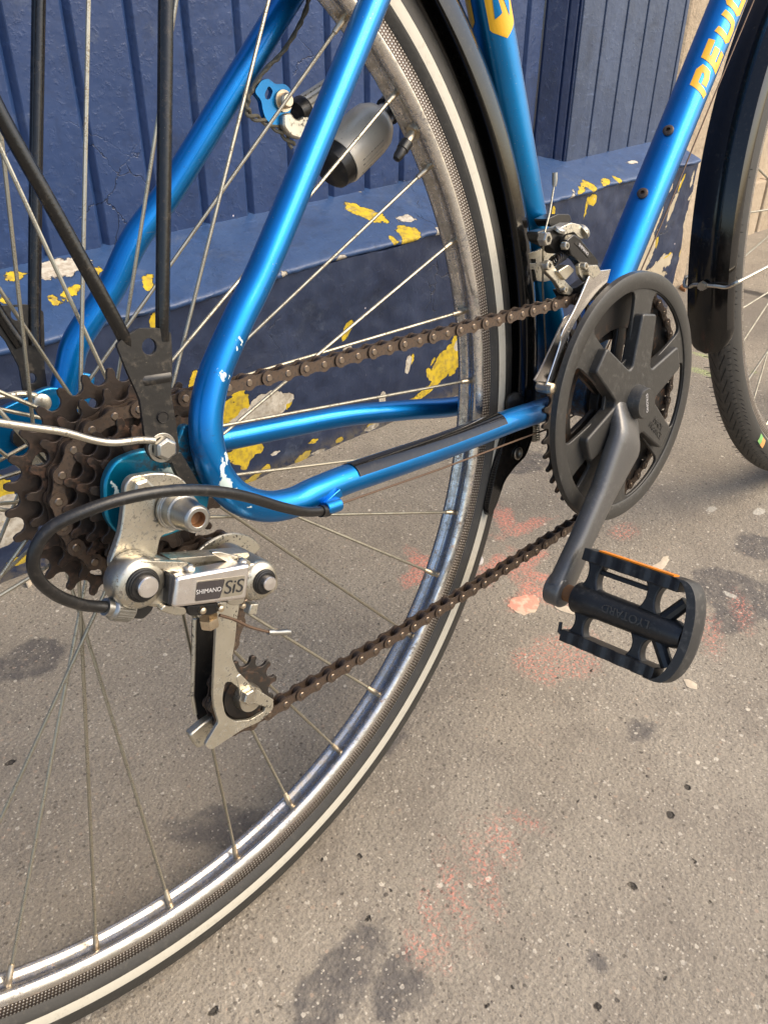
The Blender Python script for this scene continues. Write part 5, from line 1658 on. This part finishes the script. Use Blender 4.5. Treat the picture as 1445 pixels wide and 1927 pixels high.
fpart(MB().lathe(at(1038, 731, -.0585), -YX, [(-.001, 0), (-.001, .0042), (.0016, .0040), (.0024, .0025), (.0024, 0)], 18), 'cage_screw', M['nipple'])
# cable with crimped end
fpart(MB().tube([at(1043, 345, -.046), at(1034, 400, -.047), at(1022, 447, -.049), at(1021, 540, -.030), at(1026, 640, -.020), at(1030, 730, -.015)], .0007, 8), 'derailleur_cable', M['spoke'])
fpart(MB().tube([at(1044, 324, -.046), at(1044, 338, -.046), at(1043, 350, -.046)], [.0019, .0020, .0015], 12), 'cable_crimp', M['barrel'])

# ---------------- clutter behind the bottom bracket
q = MB()
c0, c1 = at(1005, 800, -.006), at(1006, 828, -.006)
kick = part(MB().cyl(at(1005, 795, -.006), at(1006, 828, -.006), .0043, 18), 'kickstand_bolt', M['bolt'])
for k in range(8):
    p_ = at(1005, 797, -.006).lerp(at(1006, 827, -.006), k / 7)
    ax_ = (at(1006, 828, -.006) - at(1005, 795, -.006)).normalized()
    MB().lathe(p_, ax_, [(-.0006, .0042), (0, .0049), (.0006, .0042)], 18).build('thread', M['bolt'], kick)
part(plate([(985, 775), (1030, 770), (1035, 792), (1000, 800), (982, 795)], -.020, .04, .003), 'kickstand_plate', M['black_dirty'], bevel=.001)
q = MB().holed(rnd_outline([at(x, y, -.020) for x, y in [(960, 790), (985, 775), (1003, 800), (1002, 825), (990, 858), (968, 880), (950, 905), (935, 950), (922, 975), (918, 960), (935, 880)]], .004), [], (0, .036, 0))
kk = part(q, 'kickstand_flap', M['mudguard'], bevel=.002)
MB().lathe(at(974, 853, -.0205), -YX, [(0, 0), (0, .0050), (.0010, .0052), (.0015, .0044), (.0015, .0030), (.0003, .0028), (.0003, 0)], 24).build('flap_bolt', M['bolt'], kk)
part(MB().lathe(at(966, 757, -.018), Vector((-.3, -1, .1)), [(-.006, .006), (0, .0060), (.001, .0085), (.003, .0080), (.004, .0045), (.004, 0)], 24), 'mudguard_bolt', M['black_dirty'])

# ---------------- bottle dynamo on the left stay
dy = bpy.data.objects.new('bottle_dynamo', None); COL.objects.link(dy); dy.parent = bike; dy.location = (0, 0, HUBZ)
YD = .046
D0, D1 = at(632, 305, YD), at(716, 222, YD)
dx_ = (D1 - D0).normalized(); DL = (D1 - D0).length
def yb(mb, name, mat, **k): return mb.build(name, mat, dy, **k)
yb(MB().lathe(D0, dx_, [(.002, 0), (.002, .0170), (.004, .0176), (DL * .68, .0176), (DL * .82, .0166), (DL * .93, .0135), (DL * 1.0, .0090), (DL * 1.0, 0)], 44), 'dynamo_body', M['zinc'], smooth=40)
yb(MB().lathe(D0, dx_, [(-.0085, 0), (-.0085, .0120), (-.0060, .0150), (.003, .0165), (.003, 0)], 40), 'dynamo_base', M['rubber'], smooth=40)
yb(MB().lathe(D0, dx_, [(DL * .97, 0), (DL * .97, .0078), (DL * 1.20, .0070), (DL * 1.22, 0)], 28), 'dynamo_neck', M['barrel'])
yb(MB().lathe(D0, dx_, [(DL * 1.16, 0), (DL * 1.16, .0095), (DL * 1.40, .0098), (DL * 1.44, .0080), (DL * 1.44, 0)], 28), 'dynamo_roller', M['rubber'])
H0, H1 = at(566, 206, YD - .006), at(650, 150, YD + .004)
hd = (H1 - H0).normalized(); HL = (H1 - H0).length
yb(MB().lathe(H0, hd, [(0, 0), (0, .0062), (.0018, .0075), (HL, .0075), (HL, 0)], 28), 'hinge_barrel', M['zinc'])
for k in range(5):
    u = hd.cross(Vector((0, -1, .2))).normalized()
    a = R(-50 + 25 * k)
    nrm = Vector((0, -1, .2)).normalized()
    rd = nrm * math.cos(a) + u * math.sin(a)
    yb(MB().tube([H0 + hd * .004 + rd * .0075, H0 + hd * HL + rd * .0075], .0006, 6), 'hinge_rib', M['alloy_dirty'])
    b_ = D0 + dx_ * (DL * .30); u2 = dx_.cross(nrm).normalized(); rd2 = nrm * math.cos(R(25 + 11 * k)) - u2 * math.sin(R(25 + 11 * k)) * -1
    yb(MB().tube([D0 + dx_ * (DL * .12) + rd2 * .0172, D0 + dx_ * (DL * .58) + rd2 * .0172], .0006, 6), 'body_rib', M['alloy_dirty'])
yb(MB().lathe(H0 - hd * .001, hd, [(-.004, 0), (-.004, .0062), (.001, .0080), (.003, .0080), (.003, 0)], 24), 'hinge_cap', M['rubber'])
yb(plate([(534, 214), (548, 210), (556, 222), (566, 224), (574, 214), (592, 222), (586, 246), (566, 262), (548, 256), (534, 238)], YD - .012, .005, .002), 'dynamo_arm', M['alloy_dirty'], bevel=.0012)
brk = MB().holed(rnd_outline([at(x, y, .038) for x, y in [(478, 172), (492, 150), (506, 146), (518, 158), (536, 156), (548, 168), (552, 190), (545, 215), (532, 232), (515, 236), (500, 224), (494, 205), (492, 188)]], .003), [rnd_outline([at(x, y, .038) for x, y in [(498, 176), (506, 160), (514, 170), (508, 186), (500, 186)]], .0015)], (0, .004, 0))
yb(brk, 'dynamo_bracket', M['blue_deep'], bevel=.0006)
yb(MB().lathe(at(534, 189, .037), -YX, [(-.001, .0062), (.0006, .0062), (.0006, .0044), (.0040, .0044), (.0050, .0034), (.0050, 0)], 24), 'bracket_bolt', M['nipple'], smooth=25)
# twisted flex
base_p = smooth_path([at(x, y, .040) for x, y in [(590, -40), (575, 20), (556, 60), (530, 100), (500, 130), (478, 162), (466, 190), (470, 215), (500, 228), (530, 248), (552, 275)]], 12)
for ph_ in (0, PI):
    tw = []
    for i, p_ in enumerate(base_p):
        a = ph_ + i * .42
        tw.append(p_ + Vector((math.cos(a) * .0011, math.sin(a) * .0011, math.cos(a) * .0011)))
    yb(MB().tube(tw, .0011, 8), 'flex', M['wire_grey'])
del bike['is_base']

# ---------------- no more than thing > part > sub-part
bpy.context.view_layer.update()
def depth(o):
    n = 0
    while o.parent: o = o.parent; n += 1
    return n
for o in list(S.objects):
    while depth(o) > 2:
        m_ = o.parent.matrix_local @ o.matrix_local
        o.parent = o.parent.parent
        o.matrix_parent_inverse = Matrix.Identity(4)
        o.matrix_local = m_
